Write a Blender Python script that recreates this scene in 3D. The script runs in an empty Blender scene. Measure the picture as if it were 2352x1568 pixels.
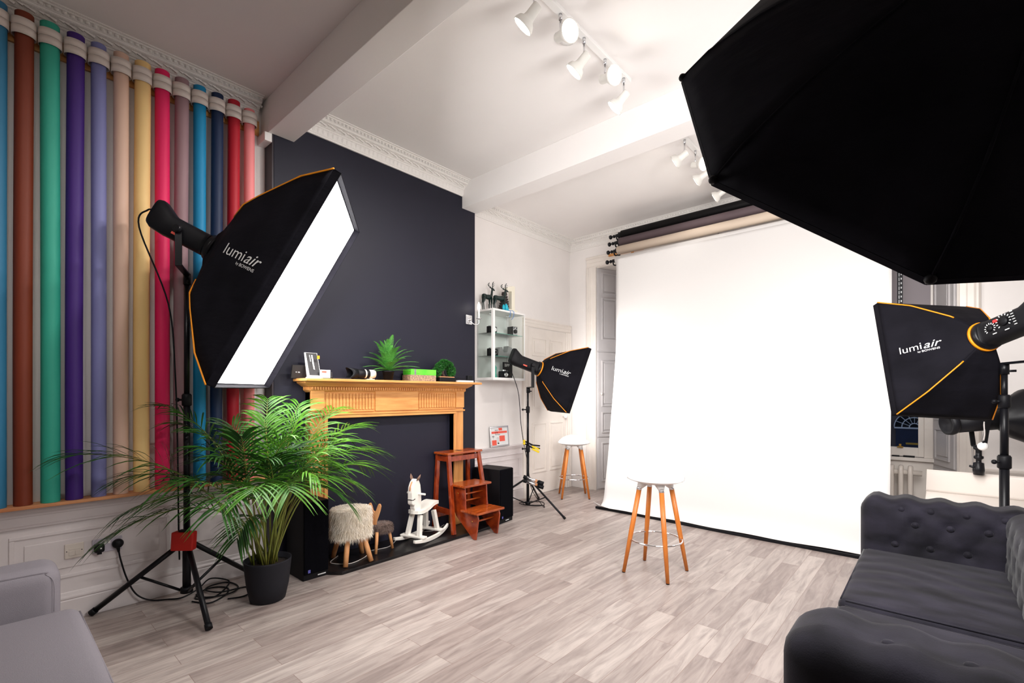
import bpy, math, random
from mathutils import Vector, Matrix
random.seed(7)
PI = math.pi
sc = bpy.context.scene
COL = sc.collection

# ------------------------------------------------------------------ camera
cam_d = bpy.data.cameras.new('camera')
cam_d.sensor_width = 36.0
cam_d.lens = 36.0 * 1090.5 / 2352
cam_d.shift_y = 122.0 / 2352
cam_d.clip_start = 0.05
cam_d.clip_end = 200
cam = bpy.data.objects.new('camera', cam_d)
COL.objects.link(cam)
cam.location = (0, 0, 1.37)
cam.rotation_euler = (PI / 2, 0, math.atan(974 / 1090.5))
sc.camera = cam
sc.view_settings.view_transform = 'Standard'
sc.view_settings.look = 'None'
sc.view_settings.gamma = 1
sc.view_settings.use_curve_mapping = False
sc.view_settings.exposure = 2.1

# ------------------------------------------------------------------ world and light strengths
world = bpy.data.worlds.new('world')
sc.world = world
world.use_nodes = True
bg = world.node_tree.nodes['Background']
bg.inputs[0].default_value = (0.55, 0.68, 1.0, 1)
bg.inputs[1].default_value = 0.08
E_STRIP, E_BACK, E_RIGHT, E_OCTA, E_BULB, E_CANDLE = 2.8, 5.0, 3.0, 5.2, 3.5, 3.5
W_SPOT, W_SPOT_LEFT, W_SPOT_FILL = 2.0, 28.0, 4.0   # the near track's left-facing lamps do most of the work on the left wall


# ------------------------------------------------------------------ materials
def S(r, g, b):
    f = lambda v: (v / 255 / 12.92) if v / 255 <= .04045 else ((v / 255 + .055) / 1.055) ** 2.4
    return (f(r), f(g), f(b))


MATS = {}


def mat(name, col, rough=.5, metal=0.0, var=0.0, vscale=8.0, stretch=(1, 1, 1), bump=0.0, bscale=40.0,
        bstretch=(1, 1, 1), spec=.5, emit=None, estr=0.0, col2=None, coat=0.0, sheen=0.0):
    m = bpy.data.materials.new(name)
    m.use_nodes = True
    nt = m.node_tree
    b = nt.nodes['Principled BSDF']
    b.inputs['Base Color'].default_value = (*col, 1)
    b.inputs['Roughness'].default_value = rough
    b.inputs['Metallic'].default_value = metal
    b.inputs['Specular IOR Level'].default_value = spec
    if coat:
        b.inputs['Coat Weight'].default_value = coat
        b.inputs['Coat Roughness'].default_value = .12
    if sheen:
        b.inputs['Sheen Weight'].default_value = sheen
        b.inputs['Sheen Roughness'].default_value = .4
    tc = nt.nodes.new('ShaderNodeTexCoord')
    if var or col2:
        mp = nt.nodes.new('ShaderNodeMapping')
        mp.inputs['Scale'].default_value = stretch
        nt.links.new(tc.outputs['Object'], mp.inputs[0])
        n = nt.nodes.new('ShaderNodeTexNoise')
        n.inputs['Scale'].default_value = vscale
        n.inputs['Detail'].default_value = 5
        nt.links.new(mp.outputs[0], n.inputs['Vector'])
        r = nt.nodes.new('ShaderNodeValToRGB')
        r.color_ramp.elements[0].position = .3
        r.color_ramp.elements[1].position = .7
        c2 = col2 if col2 else tuple(min(1, c * (1 + var)) for c in col)
        c1 = col if col2 else tuple(c * (1 - var) for c in col)
        r.color_ramp.elements[0].color = (*c1, 1)
        r.color_ramp.elements[1].color = (*c2, 1)
        nt.links.new(n.outputs['Fac'], r.inputs[0])
        nt.links.new(r.outputs[0], b.inputs['Base Color'])
    if bump:
        mp2 = nt.nodes.new('ShaderNodeMapping')
        mp2.inputs['Scale'].default_value = bstretch
        nt.links.new(tc.outputs['Object'], mp2.inputs[0])
        n2 = nt.nodes.new('ShaderNodeTexNoise')
        n2.inputs['Scale'].default_value = bscale
        n2.inputs['Detail'].default_value = 4
        nt.links.new(mp2.outputs[0], n2.inputs['Vector'])
        bp = nt.nodes.new('ShaderNodeBump')
        bp.inputs['Strength'].default_value = bump
        bp.inputs['Distance'].default_value = .02
        nt.links.new(n2.outputs['Fac'], bp.inputs['Height'])
        nt.links.new(bp.outputs[0], b.inputs['Normal'])
    if emit:
        b.inputs['Emission Color'].default_value = (*emit, 1)
        b.inputs['Emission Strength'].default_value = estr
    MATS[name] = m
    return m


M_wall = mat('white wall paint', S(240, 235, 232), .6, var=.03, vscale=2, bump=.08, bscale=30)
M_ceil = mat('ceiling paint', S(243, 239, 237), .7, var=.02, vscale=1.5, bump=.04, bscale=20)
M_trim = mat('cream gloss paint', S(236, 228, 220), .35, var=.03, vscale=6, bump=.05, bscale=25)
M_plaster = mat('white plaster moulding', S(240, 236, 232), .5, bump=.25, bscale=120)
M_dado = mat('off white panelling paint', S(226, 218, 218), .35, var=.03, vscale=5, bump=.05, bscale=15)
M_slate = mat('dark slate wall paint', S(29, 29, 42), .55, spec=.25, var=.04, vscale=3, bump=.05, bscale=12)
M_side = mat('near black purple cheek', S(34, 22, 34), .5)  # darker, more purple tone for the chimney's left cheek
M_black = mat('matt black plastic', (.006, .006, .008), .5, spec=.2)
M_blackm = mat('black metal', (.006, .006, .008), .35, spec=.25)
M_cloth = mat('black softbox cloth', (.009, .0085, .012), .8, spec=.06, bump=.35, bscale=7, bstretch=(1, 1, 2.4), var=.3, vscale=5)
M_orange = mat('orange piping', S(245, 150, 10), .5)
M_silver = mat('brushed silver', (.75, .75, .77), .25, 1.0)
M_chrome = mat('chrome', (.85, .85, .87), .07, 1.0)
M_white = mat('white plastic', S(240, 238, 236), .35)
M_lampw = mat('white enamel lamp', S(238, 236, 230), .3)
M_whitepaper = mat('white background paper', S(222, 219, 217), .85, spec=.2)
M_pine = mat('honey pine', S(222, 160, 92), .42, col2=S(196, 130, 68), vscale=7, stretch=(6, .6, 6), bump=.05, bscale=30)
M_pinev = mat('honey pine upright', S(222, 160, 92), .42, col2=S(198, 132, 70), vscale=7, stretch=(6, 6, .6), bump=.05, bscale=30)
M_shelf = mat('raw pine shelf', S(226, 160, 110), .55, col2=S(190, 122, 78), vscale=5, stretch=(5, .7, 5))
M_beech = mat('orange beech', S(214, 128, 52), .4, col2=S(196, 108, 38), vscale=6, stretch=(8, 8, .8))
M_mahog = mat('red mahogany varnish', S(160, 62, 20), .25, col2=S(104, 30, 10), vscale=6, stretch=(2, 7, 2), coat=.4)
M_mahogt = mat('mahogany tread', S(178, 84, 30), .25, col2=S(126, 46, 14), vscale=6, stretch=(8, 1, 8), coat=.4)
M_log = mat('pale log wood', S(216, 160, 108), .5, col2=S(186, 122, 74), vscale=6, stretch=(6, 6, .8))
M_horse = mat('white painted wood', S(240, 236, 228), .4, var=.04, vscale=10)
M_hearth = mat('black slate hearth', S(22, 20, 22), .35, spec=.3, var=.5, vscale=12, bump=.1, bscale=15)
M_speaker = mat('black speaker cabinet', S(14, 13, 17), .6, spec=.2, bump=.08, bscale=200)
M_grille = mat('black speaker cloth', S(8, 8, 13), .9, spec=.05, bump=.3, bscale=400)
M_pot = mat('anthracite plant pot', S(34, 34, 40), .7, spec=.2, var=.05, vscale=20)
M_soil = mat('soil', S(40, 26, 20), .9, var=.4, vscale=40, bump=.6, bscale=90)
M_leaf = mat('palm leaf', S(44, 92, 24), .4, col2=S(16, 50, 14), vscale=9, spec=.4)
M_leaf2 = mat('bright palm leaf', S(88, 142, 34), .4, col2=S(36, 88, 20), vscale=9, spec=.4)
M_stem = mat('palm stem', S(122, 138, 52), .4, col2=S(96, 84, 34), vscale=9)
M_fern = mat('fern leaf', S(92, 160, 66), .5, col2=S(56, 122, 44), vscale=20)
M_bonsai = mat('bonsai needles', S(46, 120, 40), .6, col2=S(24, 78, 24), vscale=40)
M_bark = mat('bark', S(60, 46, 40), .8, bump=.5, bscale=60)
M_furw = mat('cream sheepskin', S(238, 226, 206), .8, col2=S(250, 242, 230), vscale=15, sheen=.3)
M_furg = mat('brown grey sheepskin', S(132, 112, 104), .8, col2=S(92, 74, 68), vscale=25, sheen=.2)
M_sofa = mat('charcoal velvet', S(31, 29, 38), .8, var=.6, vscale=5, stretch=(1, 2.5, 2), bump=.10, bscale=260, sheen=.12, spec=.2)
M_sofal = mat('light grey woven fabric', S(146, 141, 149), .85, var=.07, vscale=120, stretch=(1, 6, 6), bump=.2, bscale=400)
M_red = mat('red weight bag', S(196, 32, 22), .5, bump=.1, bscale=20)
M_yellow = mat('yellow plastic', S(240, 206, 20), .4)
M_brass = mat('brass', S(214, 168, 80), .25, 1.0)
M_cable = mat('black cable', (.006, .006, .008), .5, spec=.2)
M_wcable = mat('white cable', S(206, 200, 196), .5)
M_cream = mat('cream socket plastic', S(226, 216, 206), .35)
M_greyp = mat('grey socket plastic', S(190, 184, 196), .35)
M_shut = mat('grey shutter paint', S(206, 202, 202), .4, var=.03, vscale=6)
M_rad = mat('radiator enamel', S(222, 212, 202), .3)
M_deer = mat('dark green deer', S(8, 34, 32), .35)
M_wicker = mat('dark slatted wood', S(52, 46, 46), .7, bump=.5, bscale=60)
M_cyan = mat('turquoise crystal', S(30, 180, 205), .1)
M_woodw = mat('pale wood letter', S(240, 234, 216), .6)
M_green = mat('green card box', S(70, 200, 40), .45, col2=S(110, 226, 60), vscale=10)
M_patt = mat('patterned card box', S(200, 170, 130), .6, col2=S(96, 70, 84), vscale=90)
M_lensw = mat('cream lens barrel', S(232, 222, 204), .4)
M_blue = mat('dark blue door paint', S(14, 32, 66), .4, var=.2, vscale=6)
M_stone = mat('dark stone facade', S(110, 96, 90), .9, var=.3, vscale=1.2, bump=.3, bscale=3)
M_print = mat('white print', (.85, .85, .85), .6)
M_coral = mat('coral print', S(244, 96, 78), .6)
M_ink = mat('black print', S(26, 24, 26), .6)
M_blind = mat('grey roller blind', S(150, 142, 146), .8)
M_grey = mat('grey alloy', S(150, 150, 150), .4, .6)
M_redled = mat('red display', S(120, 0, 0), .4, emit=(1, .02, .02), estr=.8)
M_felt = mat('brown felt ear', S(132, 104, 88), .9)
M_board = mat('white laminate', S(212, 203, 195), .35)


def emis(name, col, st):
    m = bpy.data.materials.new(name)
    m.use_nodes = True
    b = m.node_tree.nodes['Principled BSDF']
    b.inputs['Base Color'].default_value = (.9, .9, .9, 1)
    b.inputs['Emission Color'].default_value = (*col, 1)
    b.inputs['Emission Strength'].default_value = st
    return m


M_e1 = emis('lit diffuser strip', (1.0, .98, .97), E_STRIP)
M_e2 = emis('lit diffuser back', (1.0, .97, .95), E_BACK)
M_e3 = emis('lit diffuser right', (1.0, .97, .95), E_RIGHT)
M_e4 = emis('lit diffuser octa', (1.0, .98, .965), E_OCTA)
M_bulb = emis('lit bulb face', (1.0, .93, .80), E_BULB)
M_candle = emis('lit candle bulb', (1.0, .92, .82), E_CANDLE)


def glassmat(name, tint, refl=.12):
    m = bpy.data.materials.new(name)
    m.use_nodes = True
    nt = m.node_tree
    nt.nodes.remove(nt.nodes['Principled BSDF'])
    out = nt.nodes['Material Output']
    t = nt.nodes.new('ShaderNodeBsdfTransparent')
    t.inputs[0].default_value = (*tint, 1)
    g = nt.nodes.new('ShaderNodeBsdfGlossy')
    g.inputs['Roughness'].default_value = .02
    lw = nt.nodes.new('ShaderNodeLayerWeight')
    lw.inputs[0].default_value = refl
    mx = nt.nodes.new('ShaderNodeMixShader')
    nt.links.new(lw.outputs['Fresnel'], mx.inputs[0])
    nt.links.new(t.outputs[0], mx.inputs[1])
    nt.links.new(g.outputs[0], mx.inputs[2])
    nt.links.new(mx.outputs[0], out.inputs[0])
    return m


M_glass = glassmat('window glass', (.93, .96, .97))
M_cglass = glassmat('cabinet glass', (.97, .988, .982), .12)
M_gedge = mat('green glass edge', S(90, 170, 150), .15)


def floor_mat():
    m = bpy.data.materials.new('greige oak laminate')
    m.use_nodes = True
    nt = m.node_tree
    N = nt.nodes
    L = nt.links
    b = N['Principled BSDF']
    tc = N.new('ShaderNodeTexCoord')
    mp = N.new('ShaderNodeMapping')
    mp.inputs['Rotation'].default_value = (0, 0, PI / 2)
    mp.inputs['Scale'].default_value = (1, 1, 1)
    L.new(tc.outputs['Object'], mp.inputs[0])
    br = N.new('ShaderNodeTexBrick')
    br.inputs['Scale'].default_value = 1
    br.inputs['Brick Width'].default_value = .92
    br.inputs['Row Height'].default_value = .128
    br.inputs['Mortar Size'].default_value = .0012
    br.inputs['Mortar Smooth'].default_value = 0
    br.inputs['Bias'].default_value = -.1
    br.offset = .37
    br.inputs['Color1'].default_value = (*S(184, 173, 167), 1)
    br.inputs['Color2'].default_value = (*S(150, 136, 131), 1)
    br.inputs['Mortar'].default_value = (*S(142, 122, 114), 1)
    L.new(mp.outputs[0], br.inputs['Vector'])
    # wood grain, stretched along each plank
    mp2 = N.new('ShaderNodeMapping')
    mp2.inputs['Scale'].default_value = (14, 1.5, 1)
    L.new(tc.outputs['Object'], mp2.inputs[0])
    # offset the grain by plank colour so that neighbours differ
    add = N.new('ShaderNodeVectorMath')
    add.operation = 'ADD'
    sep = N.new('ShaderNodeVectorMath')
    sep.operation = 'SCALE'
    sep.inputs['Scale'].default_value = 40
    L.new(br.outputs['Color'], sep.inputs[0])
    L.new(mp2.outputs[0], add.inputs[0])
    L.new(sep.outputs[0], add.inputs[1])
    n = N.new('ShaderNodeTexNoise')
    n.inputs['Scale'].default_value = 1.6
    n.inputs['Detail'].default_value = 8
    n.inputs['Roughness'].default_value = .62
    n.inputs['Distortion'].default_value = .9
    L.new(add.outputs[0], n.inputs['Vector'])
    r = N.new('ShaderNodeValToRGB')
    r.color_ramp.elements[0].position = .32
    r.color_ramp.elements[0].color = (.52, .48, .48, 1)
    r.color_ramp.elements[1].position = .62
    r.color_ramp.elements[1].color = (1.05, 1.04, 1.03, 1)
    L.new(n.outputs['Fac'], r.inputs[0])
    mx = N.new('ShaderNodeMixRGB')
    mx.blend_type = 'MULTIPLY'
    mx.inputs[0].default_value = .8
    L.new(br.outputs['Color'], mx.inputs[1])
    L.new(r.outputs[0], mx.inputs[2])
    L.new(mx.outputs[0], b.inputs['Base Color'])
    b.inputs['Roughness'].default_value = .42
    bp = N.new('ShaderNodeBump')
    bp.inputs['Strength'].default_value = .12
    bp.inputs['Distance'].default_value = .004
    L.new(n.outputs['Fac'], bp.inputs['Height'])
    L.new(bp.outputs[0], b.inputs['Normal'])
    return m


M_floor = floor_mat()

# ------------------------------------------------------------------ mesh helpers
ORG = {}


class MB:
    """collects shapes and links them as ONE mesh object"""

    def __init__(s, xf=None):
        s.v = []
        s.f = []
        s.sm = []
        s.xf = xf

    def add(s, vs, fs, smooth=False):
        o = len(s.v)
        for p in vs:
            p = Vector(p)
            s.v.append(s.xf @ p if s.xf else p)
        for f in fs:
            s.f.append([i + o for i in f])
            s.sm.append(smooth)
        return s

    def box(s, x0, x1, y0, y1, z0, z1):
        vs = [(x, y, z) for x in (x0, x1) for y in (y0, y1) for z in (z0, z1)]
        return s.add(vs, [(0, 1, 3, 2), (4, 6, 7, 5), (0, 4, 5, 1), (2, 3, 7, 6), (0, 2, 6, 4), (1, 5, 7, 3)])

    def obox(s, c, ax, ay, az, sx, sy, sz):
        """oriented box: centre, three unit axes, full sizes"""
        c, ax, ay, az = Vector(c), Vector(ax), Vector(ay), Vector(az)
        vs = [c + ax * sx * i / 2 + ay * sy * j / 2 + az * sz * k / 2 for i in (-1, 1) for j in (-1, 1) for k in (-1, 1)]
        return s.add(vs, [(0, 1, 3, 2), (4, 6, 7, 5), (0, 4, 5, 1), (2, 3, 7, 6), (0, 2, 6, 4), (1, 5, 7, 3)])

    def bar(s, p, q, w, h, up=(0, 0, 1), w2=None, h2=None):
        p, q = Vector(p), Vector(q)
        d = (q - p).normalized()
        u = Vector(up)
        a = d.cross(u)
        if a.length < 1e-4:
            a = d.cross(Vector((1, 0, 0)))
        a.normalize()
        b = a.cross(d)
        w2 = w2 or w
        h2 = h2 or h
        vs = [p + a * w * i / 2 + b * h * j / 2 for i, j in ((-1, -1), (1, -1), (1, 1), (-1, 1))] + \
             [q + a * w2 * i / 2 + b * h2 * j / 2 for i, j in ((-1, -1), (1, -1), (1, 1), (-1, 1))]
        return s.add(vs, [(3, 2, 1, 0), (4, 5, 6, 7), (0, 1, 5, 4), (1, 2, 6, 5), (2, 3, 7, 6), (3, 0, 4, 7)])

    def cyl(s, p, q, r, r2=None, n=16, caps=True):
        return s.tube([p, q], [r, r if r2 is None else r2], n, caps)

    def tube(s, pts, rad, n=10, caps=True, flat=1.0):
        pts = [Vector(p) for p in pts]
        if not hasattr(rad, '__len__'):
            rad = [rad] * len(pts)
        d0 = (pts[1] - pts[0]).normalized()
        ref = Vector((0, 0, 1)) if abs(d0.z) < .9 else Vector((1, 0, 0))
        a = d0.cross(ref).normalized()
        vs = []
        for i, p in enumerate(pts):
            if i == 0:
                d = pts[1] - pts[0]
            elif i == len(pts) - 1:
                d = pts[-1] - pts[-2]
            else:
                d = pts[i + 1] - pts[i - 1]
            d = d.normalized()
            a = (a - d * a.dot(d))
            a = a.normalized() if a.length > 1e-6 else d.orthogonal().normalized()
            b = d.cross(a)
            for k in range(n):
                t = 2 * PI * k / n
                vs.append(p + (a * math.cos(t) + b * math.sin(t) * flat) * rad[i])
        fs = []
        for i in range(len(pts) - 1):
            for k in range(n):
                k2 = (k + 1) % n
                fs.append((i * n + k, i * n + k2, (i + 1) * n + k2, (i + 1) * n + k))
        s.add(vs, fs, True)
        if caps:
            o = len(s.v) - len(vs)
            s.f.append([o + k for k in range(n)][::-1])
            s.sm.append(False)
            s.f.append([o + (len(pts) - 1) * n + k for k in range(n)])
            s.sm.append(False)
        return s

    def lathe(s, prof, c=(0, 0, 0), axis=(0, 0, 1), n=24, sx=1.0):
        """prof: (radius, height) pairs along axis from c"""
        c = Vector(c)
        d = Vector(axis).normalized()
        a = d.orthogonal().normalized() if abs(d.z) < .999 else Vector((1, 0, 0))
        b = d.cross(a)
        vs = []
        for r, h in prof:
            for k in range(n):
                t = 2 * PI * k / n
                vs.append(c + d * h + (a * math.cos(t) * sx + b * math.sin(t)) * r)
        fs = []
        for i in range(len(prof) - 1):
            for k in range(n):
                k2 = (k + 1) % n
                fs.append((i * n + k, i * n + k2, (i + 1) * n + k2, (i + 1) * n + k))
        s.add(vs, fs, True)
        o = len(s.v) - len(vs)
        if prof[0][0] > 1e-5:
            s.f.append([o + k for k in range(n)][::-1])
            s.sm.append(False)
        if prof[-1][0] > 1e-5:
            s.f.append([o + (len(prof) - 1) * n + k for k in range(n)])
            s.sm.append(False)
        return s

    def prism(s, poly, fn, d0, d1):
        """poly: 2D outline; fn(u, v, d) -> 3D point"""
        n = len(poly)
        vs = [fn(u, v, d0) for u, v in poly] + [fn(u, v, d1) for u, v in poly]
        fs = [list(range(n))[::-1], list(range(n, 2 * n))]
        for k in range(n):
            k2 = (k + 1) % n
            fs.append((k, k2, n + k2, n + k))
        return s.add(vs, fs)

    def grid(s, fn, nu, nv, smooth=True):
        vs = [fn(i / nu, j / nv) for i in range(nu + 1) for j in range(nv + 1)]
        fs = []
        for i in range(nu):
            for j in range(nv):
                a = i * (nv + 1) + j
                fs.append((a, a + 1, a + nv + 2, a + nv + 1))
        return s.add(vs, fs, smooth)

    def sphere(s, c, r, nu=12, nv=8, sc3=(1, 1, 1)):
        c = Vector(c)
        prof = []
        vs = []
        for j in range(nv + 1):
            ph = PI * j / nv
            for i in range(nu):
                t = 2 * PI * i / nu
                vs.append(c + Vector((math.sin(ph) * math.cos(t) * sc3[0], math.sin(ph) * math.sin(t) * sc3[1], -math.cos(ph) * sc3[2])) * r)
        fs = []
        for j in range(nv):
            for i in range(nu):
                i2 = (i + 1) % nu
                fs.append((j * nu + i, j * nu + i2, (j + 1) * nu + i2, (j + 1) * nu + i))
        return s.add(vs, fs, True)

    def rbox(s, c, size, r, n=10, fn=None):
        """rounded box with optional displacement fn(p, normal) -> p (world units, centred on c)"""
        c = Vector(c)
        hx, hy, hz = size[0] / 2, size[1] / 2, size[2] / 2
        h = (hx, hy, hz)
        nn = n if hasattr(n, '__len__') else (n, n, n)
        ver = {}
        vs = []
        fs = []

        def vid(p):
            k = tuple(round(q, 5) for q in p)
            if k in ver:
                return ver[k]
            inner = Vector([max(-(h[i] - r), min(h[i] - r, p[i])) for i in range(3)])
            d = Vector(p) - inner
            nrm = d.normalized() if d.length > 1e-9 else Vector((0, 0, 1))
            q = inner + nrm * r
            if fn:
                q = fn(q, nrm)
            ver[k] = len(vs)
            vs.append(c + q)
            return ver[k]

        def coords(i):
            m = nn[i]
            base = [-h[i] + 2 * h[i] * k / m for k in range(m + 1)]
            ex = [-h[i] + r * t for t in (.12, .35, .65, 1.0)]
            allc = sorted(set([round(x, 5) for x in base if abs(x) < h[i] - r * 1.05] + [round(x, 5) for x in ex] + [round(-x, 5) for x in ex] + [-h[i], h[i]]))
            return allc
        cs = [coords(i) for i in range(3)]
        for ax in range(3):
            a, b = [i for i in range(3) if i != ax]
            for sgn in (-1, 1):
                for i in range(len(cs[a]) - 1):
                    for j in range(len(cs[b]) - 1):
                        q = []
                        for (u, w) in ((i, j), (i + 1, j), (i + 1, j + 1), (i, j + 1)):
                            p = [0, 0, 0]
                            p[ax] = sgn * h[ax]
                            p[a] = cs[a][u]
                            p[b] = cs[b][w]
                            q.append(vid(p))
                        flip = (sgn < 0) != (ax == 1)
                        fs.append(q[::-1] if flip else q)
        return s.add(vs, fs, True)

    def build(s, name, m, parent=None, bevel=0.0, subsurf=0, kind=None, bseg=2):
        me = bpy.data.meshes.new(name)
        o = bpy.data.objects.new(name, me)
        COL.objects.link(o)
        if parent is not None:
            off = ORG.get(parent, Vector((0, 0, 0)))
        elif s.v:
            xs = [p.x for p in s.v]
            ys = [p.y for p in s.v]
            off = Vector(((min(xs) + max(xs)) / 2, (min(ys) + max(ys)) / 2, min(p.z for p in s.v)))
            o.location = off
        else:
            off = Vector((0, 0, 0))
        ORG[o] = off.copy()
        me.from_pydata([p - off for p in s.v], [], s.f)
        me.polygons.foreach_set('use_smooth', s.sm)
        me.materials.append(m)
        me.update()
        if parent is not None:
            o.parent = parent
        if bevel:
            b = o.modifiers.new('bevel', 'BEVEL')
            b.width = bevel
            b.segments = bseg
            b.limit_method = 'ANGLE'
            b.angle_limit = math.radians(40)
        if subsurf:
            b = o.modifiers.new('sub', 'SUBSURF')
            b.levels = b.render_levels = subsurf
        if kind:
            o['kind'] = kind
        return o


def tag(o, label, cat, group=None, kind=None):
    o['label'] = label
    o['category'] = cat
    if group:
        o['group'] = group
    if kind:
        o['kind'] = kind
    return o


def thing(name, label, cat, loc=(0, 0, 0), group=None, local=False, rz=0):
    """an Empty at the base; children are modelled in world coordinates unless local"""
    o = bpy.data.objects.new(name, None)
    COL.objects.link(o)
    o.location = loc
    o.rotation_euler = (0, 0, rz)
    o.empty_display_size = .05
    ORG[o] = Vector((0, 0, 0)) if local else Vector(loc)
    return tag(o, label, cat, group)


def copy_tree(o, parent=None):
    c = o.copy()
    COL.objects.link(c)
    if parent is not None:
        c.parent = parent
    for ch in [x for x in list(bpy.data.objects) if x.parent == o]:
        copy_tree(ch, c)
    return c


def struct(mb, name, m, bevel=0):
    o = mb.build(name, m, None, bevel)
    o['kind'] = 'structure'
    return o


FONTCACHE = {}


def text_geo(txt, size, shear=0.0, weight=0.0, space=1.0):
    """flat text outline as vertices and faces, starting at x = 0 on the baseline"""
    cu = bpy.data.curves.new('t', 'FONT')
    cu.body = txt
    cu.size = size
    cu.shear = shear
    cu.offset = weight
    cu.space_character = space
    ob = bpy.data.objects.new('t', cu)
    COL.objects.link(ob)
    dg = bpy.context.evaluated_depsgraph_get()
    me = bpy.data.meshes.new_from_object(ob.evaluated_get(dg))
    vs = [(v.co.x, v.co.y) for v in me.vertices]
    fs = [tuple(p.vertices) for p in me.polygons]
    bpy.data.objects.remove(ob)
    bpy.data.curves.remove(cu)
    bpy.data.meshes.remove(me)
    w = max(v[0] for v in vs) if vs else 0
    return vs, fs, w


def put_text(mb, txt, size, fn, x=0, y=0, shear=0, weight=0, space=1.0):
    vs, fs, w = text_geo(txt, size, shear, weight, space)
    mb.add([fn(u + x, v + y) for u, v in vs], fs)
    return w


def bez(p0, p1, p2, t):
    return p0 * (1 - t) ** 2 + p1 * 2 * t * (1 - t) + p2 * t * t


def spline(pts, n=8):
    """catmull-rom through points"""
    P = [Vector(p) for p in pts]
    P = [P[0] * 2 - P[1]] + P + [P[-1] * 2 - P[-2]]
    out = []
    for i in range(1, len(P) - 2):
        for k in range(n):
            t = k / n
            a, b, c, d = P[i - 1], P[i], P[i + 1], P[i + 2]
            out.append(.5 * ((2 * b) + (c - a) * t + (2 * a - 5 * b + 4 * c - d) * t * t + (3 * b - a - 3 * c + d) * t ** 3))
    out.append(P[-2])
    return out


# ================================================================== THE ROOM
XL, XA, XC, YB, ZC = -3.95, -4.10, -3.807, 5.90, 3.645
YC0, YC1 = 1.494, 3.648
XR, YF = 3.6, -3.2
struct(MB().box(-4.5, XR + .3, YF - .3, YB + .8, -.1, 0), 'floor', M_floor)
struct(MB().box(-4.5, XR + .3, YF - .3, YB + .8, ZC, ZC + .1), 'ceiling', M_ceil)
struct(MB().box(-4.4, XL, YF - .2, YC0, 0, ZC), 'wall_left', M_wall)
struct(MB().box(-4.4, XA, YC1, YB + .6, 0, ZC), 'wall_alcove', M_wall)
# chimney breast: slate front and right cheek, near-black left cheek
struct(MB().box(-4.1, XC, YC0 + .012, YC1, 0, ZC), 'wall_chimney', M_slate, .004)
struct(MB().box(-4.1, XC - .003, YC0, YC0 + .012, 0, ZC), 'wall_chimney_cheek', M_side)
struct(MB().box(XR, XR + .2, YF - .2, YB + .6, 0, ZC), 'wall_right', M_wall)
struct(MB().box(-4.4, XR + .2, YF - .2, YF, 0, ZC), 'wall_front', M_wall)
# back wall with two tall window openings
w1 = (-3.64, -2.10, 0.0, 3.20)
w2 = (-1.40, 0.14, 0.0, 3.20)
mb = MB()
for a, b in ((-4.4, w1[0]), (w1[1], w2[0]), (w2[1], XR + .2)):
    mb.box(a, b, YB, YB + .45, 0, ZC)
for w in (w1, w2):
    mb.box(w[0], w[1], YB, YB + .45, w[3], ZC)
struct(mb, 'wall_back', M_wall)

# beams across the ceiling
struct(MB().box(XC, XR, 1.466, 1.660, 3.375, ZC).box(XL - .01, XC + .001, 1.466, 1.494, 3.375, ZC).box(XL - .01, XC, 1.440, 1.494, 3.31, 3.375), 'ceiling_beam', M_ceil, .003)
struct(MB().box(XC, XR, 3.455, 3.665, 3.375, ZC).box(XA, XC, 3.649, 3.665, 3.375, ZC), 'ceiling_beam', M_ceil, .003)


def cornice(name, p, q, nrm):
    """cornice along the wall from p to q (ceiling level), projecting along nrm"""
    p, q, nrm = Vector((*p, 0)), Vector((*q, 0)), Vector((*nrm, 0))
    L = (q - p).length
    d = (q - p) / L
    prof = [(0, 3.500), (.012, 3.500), (.016, 3.512), (.020, 3.516), (.026, 3.560), (.034, 3.566), (.036, 3.573),
            (.044, 3.576), (.062, 3.596), (.086, 3.600), (.092, 3.604), (.092, 3.612), (.098, 3.614), (.104, 3.630),
            (.118, 3.633), (.122, 3.638), (.136, 3.640), (.140, ZC), (0, ZC)]
    mb = MB()
    mb.prism(prof, lambda u, v, t: p + nrm * u + d * t + Vector((0, 0, v)), 0, L)
    n = int(L / .034)
    for k in range(n):        # egg band near the ceiling
        c = p + d * (k + .5) * L / n + nrm * .104
        mb.add([c + d * x * .012 + nrm * y * .014 + Vector((0, 0, 3.622 + z * .009)) for x, y, z in
                ((-1, 0, 1), (1, 0, 1), (1, 0, -.6), (-1, 0, -.6), (-.8, 1, .8), (.8, 1, .8), (.5, 1, -.8), (-.5, 1, -.8))],
               [(4, 5, 6, 7), (0, 1, 5, 4), (1, 2, 6, 5), (2, 3, 7, 6), (3, 0, 4, 7)], True)
    n = int(L / .085)
    for k in range(n):        # scrolling leaf band
        c0 = p + d * (k + .5) * L / n + nrm * .066
        for j, (a, b) in enumerate(((-.034, .008), (.0, -.004), (.03, .007))):
            c = c0 + d * a + Vector((0, 0, 3.590 + b))
            mb.bar(c - d * .02 - Vector((0, 0, .007)), c + d * .02 + Vector((0, 0, .007)), .014, .01, nrm, .006, .006)
    n = int(L / .042)
    for k in range(n):        # upright leaves on the frieze
        c = p + d * (k + .5) * L / n
        mb.add([c + d * x + nrm * y + Vector((0, 0, z)) for x, y, z in
                ((-.014, .018, 3.518), (.014, .018, 3.518), (.017, .022, 3.548), (0, .032, 3.560), (-.017, .022, 3.548), (0, .036, 3.538))],
               [(0, 1, 5), (1, 2, 5), (2, 3, 5), (3, 4, 5), (4, 0, 5)], True)
    return struct(mb, name, M_plaster)


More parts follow.
